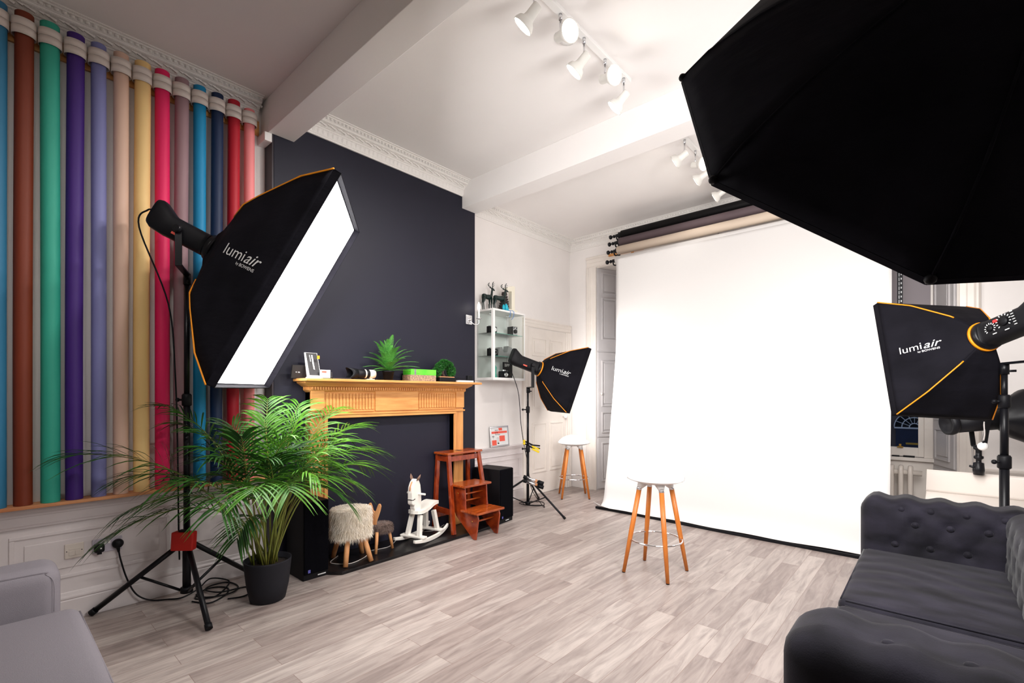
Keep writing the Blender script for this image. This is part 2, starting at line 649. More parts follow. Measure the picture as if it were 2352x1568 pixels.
cornice('trim_1', (XL, 1.44), (XL, YF), (1, 0))
cornice('trim_2', (XC, 3.455), (XC, 1.660), (1, 0))
cornice('trim_3', (XA, YB), (XA, 3.665), (1, 0))
cornice('trim_4', (XR, YB), (XA, YB), (0, -1))
cornice('trim_5', (XR, YF), (XR, YB), (-1, 0))
cornice('trim_6', (XA, YF), (XR, YF), (0, 1))


def panelling(name, x, y0, y1, panels):
    """painted dado panelling on a wall facing +x"""
    mb = MB()
    mb.box(x - .02, x + .006, y0, y1, .13, .70)
    # dado rail
    rail = [(0, .655), (.012, .66), (.014, .672), (.03, .684), (.034, .70), (.045, .702), (.048, .716), (0, .72)]
    mb.prism(rail, lambda u, v, t: Vector((x + u, t, v)), y0, y1)
    mb.prism([(0, .59), (.012, .592), (.016, .598), (.012, .606), (0, .61)], lambda u, v, t: Vector((x + .004 + u, t, v)), y0, y1)
    for a, b, z0, z1 in panels:
        # raised bolection frame and an inner field
        w = .022
        for (p, q) in (((a, z0), (b, z0)), ((b, z0), (b, z1)), ((b, z1), (a, z1)), ((a, z1), (a, z0))):
            P, Q = Vector((x + .006, *p)), Vector((x + .006, *q))
            dd = (Q - P).normalized()
            e_ = w / 2 if abs(dd.y) > .5 else -w / 2
            mb.bar(P - dd * e_, Q + dd * e_, w, .016, (1, 0, 0))
        g = .05
        mb.box(x, x + .012, a + g, b - g, z0 + g, z1 - g)
    return struct(mb, name, M_dado, .004)


panelling('wall_left_panelling', XL, YF, YC0 - .001, ((.118, .86, .268, .54), (.94, 1.42, .268, .54), (-1.0, .03, .268, .54), (-2.1, -1.1, .268, .54)))
panelling('wall_alcove_panelling', XA, YC1 + .001, 4.80, ((3.70, 4.72, .30, .54),))


def skirting(name, p, q, nrm):
    p, q, nrm = Vector((*p, 0)), Vector((*q, 0)), Vector((*nrm, 0))
    prof = [(0, 0), (.022, 0), (.022, .118), (.018, .124), (.024, .132), (.024, .14), (.014, .15), (.010, .165), (.004, .172), (0, .185)]
    L = (q - p).length
    d = (q - p) / L
    return struct(MB().prism(prof, lambda u, v, t: p + nrm * u + d * t + Vector((0, 0, v)), 0, L), name, M_dado)


skirting('baseboard_left', (XL, YC0 - .001), (XL, YF), (1, 0))
skirting('baseboard_alcove', (XA, 4.80), (XA, YC1 + .001), (1, 0))
skirting('baseboard_back', (XR, YB), (w2[1] + .14, YB), (0, -1))
skirting('baseboard_right', (XR, YF), (XR, YB), (-1, 0))
# dado rail on the back wall to the right of the window
struct(MB().prism([(0, .655), (.012, .66), (.03, .684), (.045, .702), (.048, .716), (0, .72)],
                  lambda u, v, t: Vector((t, YB - u, v)), w2[1] + .125, XR), 'trim_7', M_trim)


# ---- alcove door
def panel_frame(mb, fn, a, b, z0, z1, w=.018, t=.010, gap=.03):
    """raised rectangular moulding; fn(u, z, out)"""
    for u0, v0, u1, v1 in ((a, z0, b, z0 + w), (a, z1 - w, b, z1), (a, z0 + w, a + w, z1 - w), (b - w, z0 + w, b, z1 - w)):
        mb.add([fn(u, v, o) for u in (u0, u1) for v in (v0, v1) for o in (0, t)],
               [(0, 1, 3, 2), (4, 6, 7, 5), (0, 4, 5, 1), (2, 3, 7, 6), (0, 2, 6, 4), (1, 5, 7, 3)])
    g = w + gap
    u0, u1, v0, v1 = a + g, b - g, z0 + g, z1 - g
    if u1 > u0 and v1 > v0:
        mb.add([fn(u, v, o) for u in (u0, u1) for v in (v0, v1) for o in (0, t * .7)],
               [(0, 1, 3, 2), (4, 6, 7, 5), (0, 4, 5, 1), (2, 3, 7, 6), (0, 2, 6, 4), (1, 5, 7, 3)])


mb = MB().box(XA - .01, XA + .012, 4.905, 5.775, .008, 2.275)
for a, b in ((4.985, 5.30), (5.38, 5.695)):
    for z0, z1 in ((.30, .98), (1.16, 1.80), (1.90, 2.15)):
        panel_frame(mb, lambda u, v, o: Vector((XA + .012 + o, u, v)), a, b, z0, z1)
door = struct(mb, 'door_1', M_trim, .002)
MB().lathe([(.012, 0), (.012, .03), (.026, .04), (.03, .055), (.02, .07), (0, .072)], (XA + .012, 5.70, 1.05), (1, 0, 0), 16).build('door_handle', M_white, door)
mb = MB()
arch = [(-.11, 0), (-.11, .03), (-.095, .042), (-.08, .03), (-.055, .03), (-.045, .022), (-.01, .02), (0, .012), (0, 0)]
mb.prism([(4.905 - .004 + u, v) for u, v in arch], lambda u, v, t: Vector((XA + v, u, t)), 0, 2.2845)
mb.prism([(5.779 - u, v) for u, v in arch], lambda u, v, t: Vector((XA + v, u, t)), 0, 2.2845)
mb.prism([(2.285 - u, v) for u, v in arch], lambda u, v, t: Vector((XA + v, t, u)), 4.795, 5.889)
struct(mb, 'trim_8', M_trim)


# ---- window surrounds, shutters, sashes
def window(n, w, shutter_l, shutter_r):
    x0, x1, z0, z1 = w
    mb = MB()
    a = [(-.155, 0), (-.155, .028), (-.14, .045), (-.125, .045), (-.11, .028), (-.07, .028), (-.06, .02), (-.02, .018), (-.012, .026), (0, .02), (0, 0)]
    mb.prism([(x0 + u, v) for u, v in a], lambda u, v, t: Vector((u, YB - v, t)), 0, z1)
    mb.prism([(x1 - u, v) for u, v in a], lambda u, v, t: Vector((u, YB - v, t)), 0, z1)
    mb.prism([(z1 + .0005 - u, v) for u, v in a], lambda u, v, t: Vector((t, YB - v, u)), x0 - .155, x1 + .155)
    struct(mb, 'trim_%d' % (8 + n), M_trim)
    # splayed reveals holding the folded shutters
    sp = .16
    yo = YB + .40
    for side, xa in ((0, x0), (1, x1)):
        sgn = 1 if side == 0 else -1
        A = Vector((xa, YB, 0))
        B = Vector((xa + sgn * sp, yo, 0))
        d = (B - A)
        Ls = d.length
        d = d / Ls
        nr = Vector((sgn * d.y, -sgn * d.x, 0)) if side == 0 else Vector((-d.y, d.x, 0))
        if side == 1:
            nr = Vector((-d.y, d.x, 0))
            if nr.x > 0:
                nr = -nr
        else:
            nr = Vector((d.y, -d.x, 0))
        mb = MB()
        mb.prism([(0, 0), (Ls, 0), (Ls, .18), (0, .18)], lambda u, v, t: A + d * u - nr * v + Vector((0, 0, t)), 0, z1)
        struct(mb, 'window_%d_reveal' % n, M_shut)
        leaves = ((.02, .74), (.76, 1.98), (2.0, 3.185)) if n == 1 else ((.02, .66), (.685, 1.98), (2.0, 3.185))
        for i, (s0, s1) in enumerate(leaves):
            mb = MB()
            mb.add([A + d * u + nr * v + Vector((0, 0, z)) for u in (.02, Ls - .03) for v in (0, .014) for z in (s0, s1)],
                   [(0, 1, 3, 2), (4, 6, 7, 5), (0, 4, 5, 1), (2, 3, 7, 6), (0, 2, 6, 4), (1, 5, 7, 3)])
            fn = lambda u, v, o: A + d * u + nr * (.014 + o) + Vector((0, 0, v))
            pz = {0: ((s0 + .1, s1 - .06),), 1: ((s0 + .06, s0 + .36), (s0 + .44, s1 - .12)), 2: ((s0 + .16, s1 - .42), (s1 - .36, s1 - .06))}[i]
            for q0, q1 in pz:
                panel_frame(mb, fn, .08, Ls - .08, q0, q1, .016, .014, .026)
            o = struct(mb, 'window_%d_shutter' % n, M_shut, .002)
            if i == 1:
                MB().lathe([(.008, 0), (.008, .02), (.018, .03), (.012, .042), (0, .044)], A + d * .06 + nr * .014 + Vector((0, 0, 1.38)), nr, 12).build('shutter_knob', M_trim, o)
    # soffit over the recess
    struct(MB().box(x0, x1, YB + .001, yo + .05, z1 - .012, z1 + .02), 'window_%d_head' % n, M_trim)
    # panel under the sill, sill, sash
    xs0, xs1 = x0 + sp, x1 - sp
    struct(MB().box(xs0 - .05, xs1 + .05, yo, yo + .06, 0, .70), 'window_%d_apron' % n, M_trim)
    mb = MB()
    mb.box(xs0 - .04, xs1 + .04, yo - .05, yo + .12, .70, .735)
    mb.box(xs0, xs0 + .07, yo, yo + .1, .735, z1)
    mb.box(xs1 - .07, xs1, yo, yo + .1, .735, z1)
    mb.box(xs0 + .07, xs1 - .07, yo, yo + .1, z1 - .07, z1)
    fr = struct(mb, 'window_%d' % n, M_trim, .004)
    mb = MB()
    mb.box(xs0 + .07, xs0 + .115, yo + .02, yo + .06, .74, 2.0)
    mb.box(xs1 - .115, xs1 - .07, yo + .02, yo + .06, .74, 2.0)
    mb.box(xs0 + .115, xs1 - .115, yo + .02, yo + .06, .74, .83)
    mb.box(xs0 + .115, xs1 - .115, yo + .02, yo + .06, 1.95, 2.0)
    cx = (xs0 + xs1) / 2
    mb.build('lower_sash', M_trim, fr, .003)
    mb = MB()
    mb.box(xs0 + .07, xs0 + .11, yo + .062, yo + .098, 1.96, z1 - .07)
    mb.box(xs1 - .11, xs1 - .07, yo + .062, yo + .098, 1.96, z1 - .07)
    mb.box(xs0 + .11, xs1 - .11, yo + .062, yo + .098, 1.96, 2.01)
    mb.build('upper_sash', M_trim, fr, .003)
    MB().box(xs0 + .11, xs1 - .11, yo + .038, yo + .042, .82, 1.96).build('pane', M_glass, fr)
    MB().box(xs0 + .105, xs1 - .105, yo + .08, yo + .084, 2.0, z1 - .07).build('pane', M_glass, fr)
    return fr, xs0, xs1, yo


fr1, *_ = window(1, w1, 1, 1)
fr2, wx0, wx1, wyo = window(2, w2, 1, 1)
MB().box(-.30, -.25, wyo - .012, wyo + .02, .828, .84).box(-.285, -.265, wyo - .02, wyo + .02, .835, .865).build('sash_catch', M_brass, fr2, .002)
for i, fr in enumerate((fr1, fr2)):
    x0, x1 = (w1, w2)[i][0] + .18, (w1, w2)[i][1] - .18
    tag(MB().grid(lambda u, v: Vector((x0 + (x1 - x0) * u, wyo - .012, 1.95 + 1.22 * v)), 2, 2).box(x0, x1, wyo - .02, wyo - .006, 1.93, 1.955).cyl((x0, wyo - .03, 3.16), (x1, wyo - .03, 3.16), .02).build('roller_blind', M_blind),
        ('grey roller blind half down behind the white backdrop paper', 'grey roller blind half down above the radiator window')[i], 'blind', 'roller blinds')

# ---- the house across the street
FY = 26.0
fac = thing('town_house', 'dark stone town house across the street seen through the window', 'building', (-.6, FY, -2.2))
MB().box(-9, 8, FY, FY + .4, -2.2, 9).build('stone_wall', M_stone, fac)
MB().box(-1.28, -.05, FY - .06, FY, -2.1, -.06).build('door', M_blue, fac)
MB().box(-.95, -.40, FY - .09, FY - .06, -.72, -.64).build('letter_plate', M_brass, fac)
mb = MB()
cxd, czd, R = -.67, 0.0, .66
mb.bar((cxd - R, FY - .08, czd - .03), (cxd + R, FY - .08, czd - .03), .08, .06)
for rr in (R, R * .62, R * .25):
    mb.tube([(cxd + rr * math.cos(t), FY - .07, czd + rr * math.sin(t)) for t in [PI * k / 24 for k in range(25)]], .022, 6)
for k in range(1, 8):
    t = PI * k / 8
    mb.tube([(cxd + R * .25 * math.cos(t), FY - .07, czd + R * .25 * math.sin(t)), (cxd + R * math.cos(t), FY - .07, czd + R * math.sin(t))], .014, 6)
mb.build('fanlight', M_white, fac)
mb = MB()
mb.prism([(cxd + R * math.cos(PI * k / 24), czd + R * math.sin(PI * k / 24)) for k in range(25)], lambda u, v, t: Vector((u, t, v)), FY - .05, FY - .01)
mb.build('fanlight_glass', M_black, fac)
struct(MB().box(-14, 14, 7.2, 26.5, -2.3, -2.2), 'ground', M_stone)

# ---- radiator
rad = thing('radiator', 'cream column radiator under the window beside the backdrop', 'radiator', (-.6, 6.10, 0))
k = 0
for i in range(12):
    x = -.98 + i * .072
    MB().tube(spline([(x, 6.06, .10), (x, 6.06, .60), (x, 6.10, .645), (x, 6.14, .60), (x, 6.14, .10)], 5), .021, 10).build('column', M_rad, rad)
MB().cyl((-1.02, 6.10, .60), (-.10, 6.10, .60), .026).cyl((-1.02, 6.10, .12), (-.10, 6.10, .12), .026).build('header', M_rad, rad)
MB().box(-.98, -.95, 6.03, 6.17, 0, .12).box(-.22, -.19, 6.03, 6.17, 0, .12).build('foot', M_rad, rad)
tag(MB().box(-.34, -.28, wyo - .045, wyo - .02, .735, .75).box(-.25, -.16, wyo - .045, wyo - .015, .735, .752).tube([(-.28, wyo - .03, .74), (-.25, wyo - .03, .742)], .004, 6).build('power_adapter', M_black),
    'small black adapter lying on the window sill above the radiator', 'adapter')

# ================================================================== COLOURED PAPER ROLLS
sh = MB().box(XL, -3.83, -1.2, 1.47, .7205, .740).build('roll_shelf', M_shelf, None, .003)
tag(sh, 'long raw pine shelf on the dado carrying the coloured paper rolls', 'shelf')
tag(MB().box(XL, XL + .02, -1.2, 1.446, 3.385, 3.494).build('wooden_batten', M_pine, None, .003),
    'orange wooden batten high on the wall behind the roll holders', 'batten')
ROLLS = [('steel blue', (46, 120, 158)), ('rust brown', (120, 44, 14)), ('jade green', (44, 164, 140)), ('deep purple', (62, 22, 118)),
         ('lavender blue', (122, 124, 176)), ('beige pink', (216, 180, 160)), ('pale yellow', (238, 200, 134)), ('magenta', (226, 20, 92)),
         ('mauve grey', (150, 118, 124)), ('bright blue', (0, 134, 184)), ('navy blue', (4, 34, 72)), ('dark red', (176, 4, 34)), ('salmon pink', (240, 138, 140))]
RR = [.044, .040, .043, .041, .037, .039, .043, .041, .041, .038, .038, .040, .036]
NBR = ['at the left edge of the photo', 'between the steel blue and jade rolls', 'between the brown and purple rolls', 'between the jade and lavender rolls',
       'right of the purple roll', 'between the lavender and yellow rolls', 'between the beige and magenta rolls', 'right of the yellow roll',
       'between the magenta and bright blue rolls', 'between the mauve and navy rolls', 'between the bright blue and red rolls', 'left of the salmon pink roll', 'last before the slate chimney wall']
def clip_local():
    r = thing('roll_holder', '', 'holder', local=True)
    for z0, z1 in ((.0, .046), (.048, .092)):
        mb = MB()
        prof_o, prof_i = .0525, .049
        N = 26
        vs, fs = [], []
        for k in range(N + 1):
            t = -PI * .78 + 2 * PI * .78 * k / N
            tz = -.0045 * math.cos(t)
            for rr_, zz in ((prof_o, z0), (prof_o, z1), (prof_i, z1), (prof_i, z0)):
                vs.append((rr_ * math.cos(t), rr_ * math.sin(t), zz + tz))
        for k in range(N):
            for j in range(4):
                a, b = k * 4 + j, k * 4 + (j + 1) % 4
                fs.append((a, b, b + 4, a + 4))
        fs.append((0, 1, 2, 3))
        fs.append((N * 4 + 3, N * 4 + 2, N * 4 + 1, N * 4))
        mb.add(vs, fs, True)
        mb.build('band', M_white2, r)
    MB().box(-.044, -.037, -.02, .02, -.01, .09).build('back_plate', M_white2, r)
    return r
M_white2 = mat('ivory plastic band', S(232, 220, 212), .5)
clip0 = clip_local()
for i, (nm, c) in enumerate(ROLLS):
    y = .0563 + .1085 * i
    m = mat(nm + ' paper', S(*c), .6, var=.05, vscale=3, stretch=(1, 1, .4), bump=.05, bscale=6)
    r = RR[i]
    rt = thing('paper_roll', '%s background paper roll standing %s' % (nm, NBR[i]), 'paper roll', (-3.885, y, .74), 'coloured paper rolls standing on the pine shelf')
    top = 3.540 if i != 12 else 3.523
    N = 40
    mb = MB()
    prof = [(r, .0), (r * 1.0, 1.0), (r * 1.01, 2.0), (r, top - .74), (r - .006, top - .74)]
    lean = random.uniform(-.006, .006)
    pts = [Vector((-3.885, y + lean * math.sin(z * 1.1), z)) for z in [.7405 + (top - .7405) * k / 10 for k in range(11)]]
    mb.tube(pts, r, 28, False)
    # rolled paper end
    mb.add([(-3.885 + rr_ * math.cos(t), y + lean * math.sin(top * 1.1) + rr_ * math.sin(t), zz) for rr_, zz in ((r, top), (r - .007, top), (r - .007, top - .03)) for t in [2 * PI * k / 28 for k in range(28)]],
           [(j * 28 + k, j * 28 + (k + 1) % 28, (j + 1) * 28 + (k + 1) % 28, (j + 1) * 28 + k) for j in range(2) for k in range(28)], True)
    mb.build('paper', m, rt)
    MB().cyl((-3.885, y, .7405), (-3.885, y, top - .012), r - .0072, None, 20).build('core', M_ink if i in (6,) else M_shelf, rt)
    c = clip0 if i == 0 else copy_tree(clip0)
    c.location = (-3.885, y, 3.408)
    tag(c, 'ivory plastic holder clasping the top of the %s roll' % nm, 'holder', 'ivory holders clasping the paper rolls')

# ================================================================== FIREPLACE
hp = [(-3.806, 1.745), (-3.46, 1.745), (-3.36, 1.83), (-3.395, 3.58), (-3.806, 3.58)]
tag(MB().prism(hp, lambda u, v, t: Vector((u, v, t)), .0005, .026).build('hearth_slab', M_hearth, None, .004), 'black slate hearth slab on the floor under the fireplace', 'hearth')
fp = thing('fireplace_surround', 'honey pine fireplace surround with fluted frieze and dentils', 'fireplace', (XC, 2.57, .026))
XS = -3.72
for a, b, i0, i1 in ((1.750, 1.894, 1.862, 1.894), (3.259, 3.393, 3.259, 3.285)):
    mb = MB()
    mb.box(XC + .001, XS, a, b, .0265, 1.20)
    mb.box(XC + .001, XS + .012, i0, i1, .0265, 1.20)
    mb.box(XC + .001, XS + .02, a - .012, b + (.012 if a > 2 else 0), .0265, .16)
    mb.build('jamb', M_pinev, fp, .003)
mb = MB()
mb.box(XC + .001, XS, 1.750, 3.393, 1.20, 1.42)
mb.box(XC + .001, XS + .015, 1.750, 1.862, 1.235, 1.40)
mb.box(XC + .001, XS + .015, 3.283, 3.393, 1.235, 1.40)
mb.build('frieze', M_pine, fp, .003)
mb = MB()
mb.box(XC + .001, XS + .014, 2.335, 2.80, 1.225, 1.40)
mb.build('centre_tablet', M_pine, fp, .003)
for a, b, n in ((1.875, 2.325, 15), (2.81, 3.275, 15)):
    mb = MB()
    mb.box(XS - .002, XS + .010, a, b, 1.222, 1.236)
    for k in range(n):
        y0 = a + (b - a) * (k + .14) / n
        y1 = a + (b - a) * (k + .86) / n
        r = (y1 - y0) / 2
        poly = [(y0, 1.242), (y1, 1.242)] + [((y0 + y1) / 2 + r * math.cos(t), 1.372 + r * math.sin(t)) for t in [PI * j / 8 for j in range(9)]]
        mb.prism(poly, lambda u, v, t: Vector((t, u, v)), XS - .002, XS + .009)
    mb.build('flute_panel', M_pine, fp, .003)
mb = MB()
mb.bar((XS + .004, 1.740, 1.207), (XS + .004, 3.403, 1.207), .030, .016, (0, 0, 1))
mb.bar((XS + .004, 1.862, 1.186), (XS + .004, 3.285, 1.186), .022, .022, (0, 0, 1))
mb.build('lintel_moulding', M_pine, fp, .003)
mb = MB()
def sweep3(mb, prof):
    """moulding wrapped round the three free sides of the surround"""
    for i in range(len(prof) - 1):
        pass
    rings = []
    for u, z in prof:
        rings.append([Vector((XC + .001, 1.750 - u, z)), Vector((XS + u, 1.750 - u, z)), Vector((XS + u, 3.393 + u, z)), Vector((XC + .001, 3.393 + u, z))])
    vs = [p for r in rings for p in r]
    fs = []
    for i in range(len(rings) - 1):
        for j in range(3):
            fs.append((i * 4 + j, i * 4 + j + 1, (i + 1) * 4 + j + 1, (i + 1) * 4 + j))
    fs.append((3, 2, 1, 0))
    n = len(rings) - 1
    fs.append((n * 4, n * 4 + 1, n * 4 + 2, n * 4 + 3))
    fs.append([i * 4 for i in range(n + 1)])
    fs.append([i * 4 + 3 for i in range(n + 1)][::-1])
    mb.add(vs, fs)
sweep3(mb, [(.0, 1.39), (.004, 1.395), (.012, 1.40), (.018, 1.408), (.018, 1.432), (.03, 1.436), (.05, 1.45), (.068, 1.462), (.07, 1.474), (0, 1.474)])
mb.build('bed_moulding', M_pine, fp)
mb = MB()
for k in range(74):
    y = 1.745 + (3.398 - 1.745) * (k + .5) / 74
    mb.box(XS + .016, XS + .030, y - .007, y + .007, 1.410, 1.432)
for s, y in ((-1, 1.735), (1, 3.408)):
    for k in range(4):
        x = XC + .012 + k * .024
        mb.box(x, x + .014, y - .008, y + .008, 1.410, 1.432)
mb.build('dentil_band', M_pine, fp)
mb = MB().box(XC + .001, -3.575, 1.650, 3.530, 1.4745, 1.497)
mb.build('mantel_shelf', M_pine, fp, .006, bseg=3)
# painted board closing the fire opening, with a thin bead round it
bd = MB().box(XC + .0005, XC + .025, 1.8945, 3.2585, .027, 1.174).build('chimney_board', M_slate, None, .002)
tag(bd, 'slate painted board closing the fireplace opening', 'board')
MB().bar((XC + .027, 1.925, .03), (XC + .027, 1.925, 1.15), .01, .006, (1, 0, 0)).bar((XC + .027, 1.92, 1.15), (XC + .027, 3.235, 1.15), .01, .006, (1, 0, 0)).bar((XC + .027, 3.23, .03), (XC + .027, 3.23, 1.15), .01, .006, (1, 0, 0)).build('bead', M_slate, bd)

# ---- things on the mantel shelf
ZM = 1.4975
o = thing('sign_card', 'black card printed VIP leaning at the left end of the mantel', 'sign', (-3.74, 1.70, ZM))
MB().obox((-3.735, 1.715, ZM + .0535), (math.cos(.25), 0, -math.sin(.25)), (0, 1, 0), (math.sin(.25) * -1, 0, -math.cos(.25)), .012, .21, .104).build('card', M_ink, o)
mb = MB()
put_text(mb, 'VIP', .038, lambda u, v: Vector((-3.7275 - .26 * v, 1.632 + u, ZM + .045 + v * .97)), weight=.0006)
mb.build('lettering', M_print, o)
o = thing('leaflet_holder', 'white leaflet holder with black and white flyers on the mantel', 'leaflet holder', (-3.66, 1.715, ZM))
MB().prism([(0, 0), (.085, 0), (.05, .02), (-.018, .205), (-.03, .205), (.02, .012), (0, .008)], lambda u, v, t: Vector((-3.69 + u, t, ZM + v)), 1.70, 1.80).build('stand', M_white, o)
MB().prism([(.052, .025), (.056, .027), (-.008, .203), (-.012, .201)], lambda u, v, t: Vector((-3.69 + u, t, ZM + v)), 1.707, 1.793).build('flyer', M_ink, o)
mb = MB()
put_text(mb, 'PHOTOGRAPHY', .017, lambda u, v: Vector((-3.6325 - .35 * (.15 - u), 1.740 + v, ZM + .045 + (.15 - u) * .94)), weight=.0004)
put_text(mb, 'experiences', .012, lambda u, v: Vector((-3.6325 - .35 * (.15 - u), 1.725 + v, ZM + .045 + (.15 - u) * .94)))
mb.build('flyer_text', M_print, o)
MB().box(-3.648, -3.642, 1.772, 1.790, ZM + .155, ZM + .18).build('flyer_picture', M_orange, o)
o = thing('card_box', 'small clear box of white and coral cards beside the flyers', 'card box', (-3.61, 1.82, ZM))
MB().box(-3.63, -3.59, 1.775, 1.865, ZM, ZM + .004).box(-3.594, -3.59, 1.775, 1.865, ZM, ZM + .05).box(-3.63, -3.627, 1.775, 1.865, ZM, ZM + .072).build('case', M_cglass, o)
MB().box(-3.622, -3.60, 1.782, 1.858, ZM + .005, ZM + .068).build('cards', M_print, o)
MB().box(-3.5995, -3.599, 1.787, 1.825, ZM + .045, ZM + .060).build('coral_print', M_coral, o)
tag(MB().box(-3.64, -3.60, 1.88, 2.04, ZM, ZM + .009).cyl((-3.62, 1.87, ZM + .006), (-3.62, 1.905, ZM + .006), .0058).build('pen', M_ink), 'black pen lying on the mantel between flyers and camera lens', 'pen')

o = thing('camera_lens', 'long telephoto lens with cream barrel and black hood on the mantel', 'lens', (-3.68, 2.17, ZM))
lx, lz = -3.68, ZM + .052
# petal hood, flared towards -y
N = 32
vs, fs = [], []
for k in range(N):
    t = 2 * PI * k / N
    pet = .018 * math.cos(2 * t)
    for yy, rr_ in ((2.055 + pet, .049), (2.10, .046), (2.135, .040), (2.135, .036), (2.10, .042), (2.06 + pet, .046)):
        vs.append((lx + rr_ * math.cos(t), yy, lz + rr_ * math.sin(t)))
for k in range(N):
    for j in range(6):
        a, b = k * 6 + j, k * 6 + (j + 1) % 6
        a2, b2 = ((k + 1) % N) * 6 + j, ((k + 1) % N) * 6 + (j + 1) % 6
        fs.append((a, b, b2, a2))
MB().add(vs, fs, True).build('lens_hood', M_black, o)
MB().lathe([(.030, 0), (.039, .005), (.040, .07), (.0385, .072)], (lx, 2.130, lz), (0, 1, 0)).build('rubber_ring', M_black, o)
MB().lathe([(.0385, 0), (.039, .003), (.039, .018), (.037, .02)], (lx, 2.196, lz), (0, 1, 0)).lathe([(.037, 0), (.037, .045), (.034, .06), (.030, .062)], (lx, 2.245, lz), (0, 1, 0)).build('barrel', M_lensw, o)
MB().lathe([(.037, 0), (.0385, .003), (.0385, .027), (.037, .03)], (lx, 2.216, lz), (0, 1, 0)).build('zoom_ring', M_black, o)
MB().box(lx - .012, lx + .012, 2.255, 2.28, ZM + .006, ZM + .02).box(lx - .014, lx + .014, 2.225, 2.30, ZM, ZM + .009).build('tripod_foot', M_lensw, o, .002)

def fern(name, c, zr, R, hts):
    o = thing(name, 'bushy green fern in a small black pot on the mantel', 'fern', c)
    c = Vector(c)
    MB().lathe([(.038, 0), (.050, .072), (.053, .072), (.054, .088), (.048, .088), (.045, .07), (0, .07)], c, (0, 0, 1), 24).build('pot', M_black, o)
    n = 34
    for k in range(n):
        az = 2 * PI * (k * .381966)
        f = (k + .5) / n
        el = 1.35 - 1.35 * f
        ln = .27 + .08 * random.random()
        d = Vector((math.cos(az) * .9, math.sin(az), 0))
        if d.x < -.1:
            d.x *= .28
            ln *= .9
        p0 = c + Vector((0, 0, .08))
        p2 = p0 + d * ln * math.cos(el) + Vector((0, 0, ln * math.sin(el) - .03 * f))
        p1 = p0 + d * ln * .3 * math.cos(el) + Vector((0, 0, ln * .75 * math.sin(el) + .03))
        mb = MB()
        pts = [bez(p0, p1, p2, t / 10) for t in range(11)]
        mb.tube(pts, [.0018] * 10 + [.0006], 4)
        for j in range(2, 24):
            t = j / 24
            q = bez(p0, p1, p2, t)
            tan = (bez(p0, p1, p2, min(1, t + .05)) - bez(p0, p1, p2, t - .05)).normalized()
            side = tan.cross(Vector((0, 0, 1)))
            if side.length < .05:
                side = tan.cross(Vector((1, 0, 0)))
            side.normalize()
            wl = .030 * math.sin(PI * min(1, t * .85 + .12)) + .003
            for s in (-1, 1):
                tip = q + side * s * wl + tan * wl * .35 - Vector((0, 0, wl * .12))
                b = tan * .0045
                mb.add([q - b, q + b, tip + b * .5, tip - b * .4], [(0, 1, 2, 3)], True)
        mb.build('frond', M_fern, o)
    return o
fern('potted_fern', (-3.68, 2.447, ZM), 0, 0, 0)
tag(MB().box(-3.76, -3.63, 2.655, 2.955, ZM, ZM + .058).build('patterned_box', M_patt, None, .002), 'brown patterned card box under the green box on the mantel', 'box')
o = thing('green_box', 'bright green card box with a grey band on the patterned box', 'box', (-3.69, 2.80, ZM + .0585))
MB().box(-3.765, -3.635, 2.665, 2.960, ZM + .0585, ZM + .112).build('carton', M_green, o, .002)
MB().box(-3.7655, -3.6345, 2.700, 2.722, ZM + .0588, ZM + .1125).build('band', M_grey, o)
# bonsai
o = thing('bonsai', 'small arched bonsai with two green pads in a black tray', 'bonsai', (-3.69, 3.10, ZM))
MB().rbox((-3.69, 3.11, ZM + .0225), (.12, .21, .045), .008, 6).build('tray', M_black, o)
MB().rbox((-3.69, 3.11, ZM + .045), (.10, .19, .014), .005, 6).build('gravel', M_shelf, o)
MB().tube(spline([(-3.69, 3.11, ZM + .045), (-3.69, 3.085, ZM + .09), (-3.69, 3.10, ZM + .14), (-3.69, 3.13, ZM + .17), (-3.69, 3.17, ZM + .15), (-3.69, 3.19, ZM + .11)], 5), [.016] * 10 + [.008] * 16, 8).build('trunk', M_bark, o)
mb = MB()
def puff(mb, c, r, n, sz):
    c = Vector(c)
    for _ in range(n):
        d = Vector((random.gauss(0, 1), random.gauss(0, 1), random.gauss(0, 1))).normalized()
        p = c + Vector((d.x * r[0], d.y * r[1], d.z * r[2])) * random.uniform(.75, 1.05)
        a = d.orthogonal().normalized() * sz
        b = d.cross(a).normalized() * sz
        e = d * sz * 1.4
        ang = random.random() * 6
        a2 = a * math.cos(ang) + b * math.sin(ang)
        b2 = -a * math.sin(ang) + b * math.cos(ang)
        mb.add([p - a2 * .5, p + a2 * .5, p + e + b2 * .3, p - b2 * .5, p + b2 * .5, p + e - a2 * .2], [(0, 1, 2), (3, 4, 5)])
for c, r, n in (((-3.69, 3.01, ZM + .095), (.04, .045, .045), 700), ((-3.69, 3.055, ZM + .15), (.04, .05, .04), 600), ((-3.69, 3.11, ZM + .188), (.045, .055, .034), 800),
                ((-3.69, 3.165, ZM + .165), (.04, .05, .04), 700), ((-3.69, 3.20, ZM + .11), (.04, .042, .055), 800)):
    mb.sphere(c, 1, 10, 8, tuple(q * .82 for q in r))
    puff(mb, c, r, n, .009)
mb.build('needles', M_bonsai, o)
tag(MB().box(-3.70, -3.60, 3.23, 3.43, ZM, ZM + .018).build('router', M_white, None, .003), 'flat white router on the right end of the mantel', 'router')
o = thing('plug_adapter', 'black plug adapter with a thin cable on the mantel end', 'adapter', (-3.68, 3.44, ZM + .0185))
MB().rbox((-3.64, 3.405, ZM + .045), (.04, .07, .052), .008, 4).build('adapter_body', M_black, o)
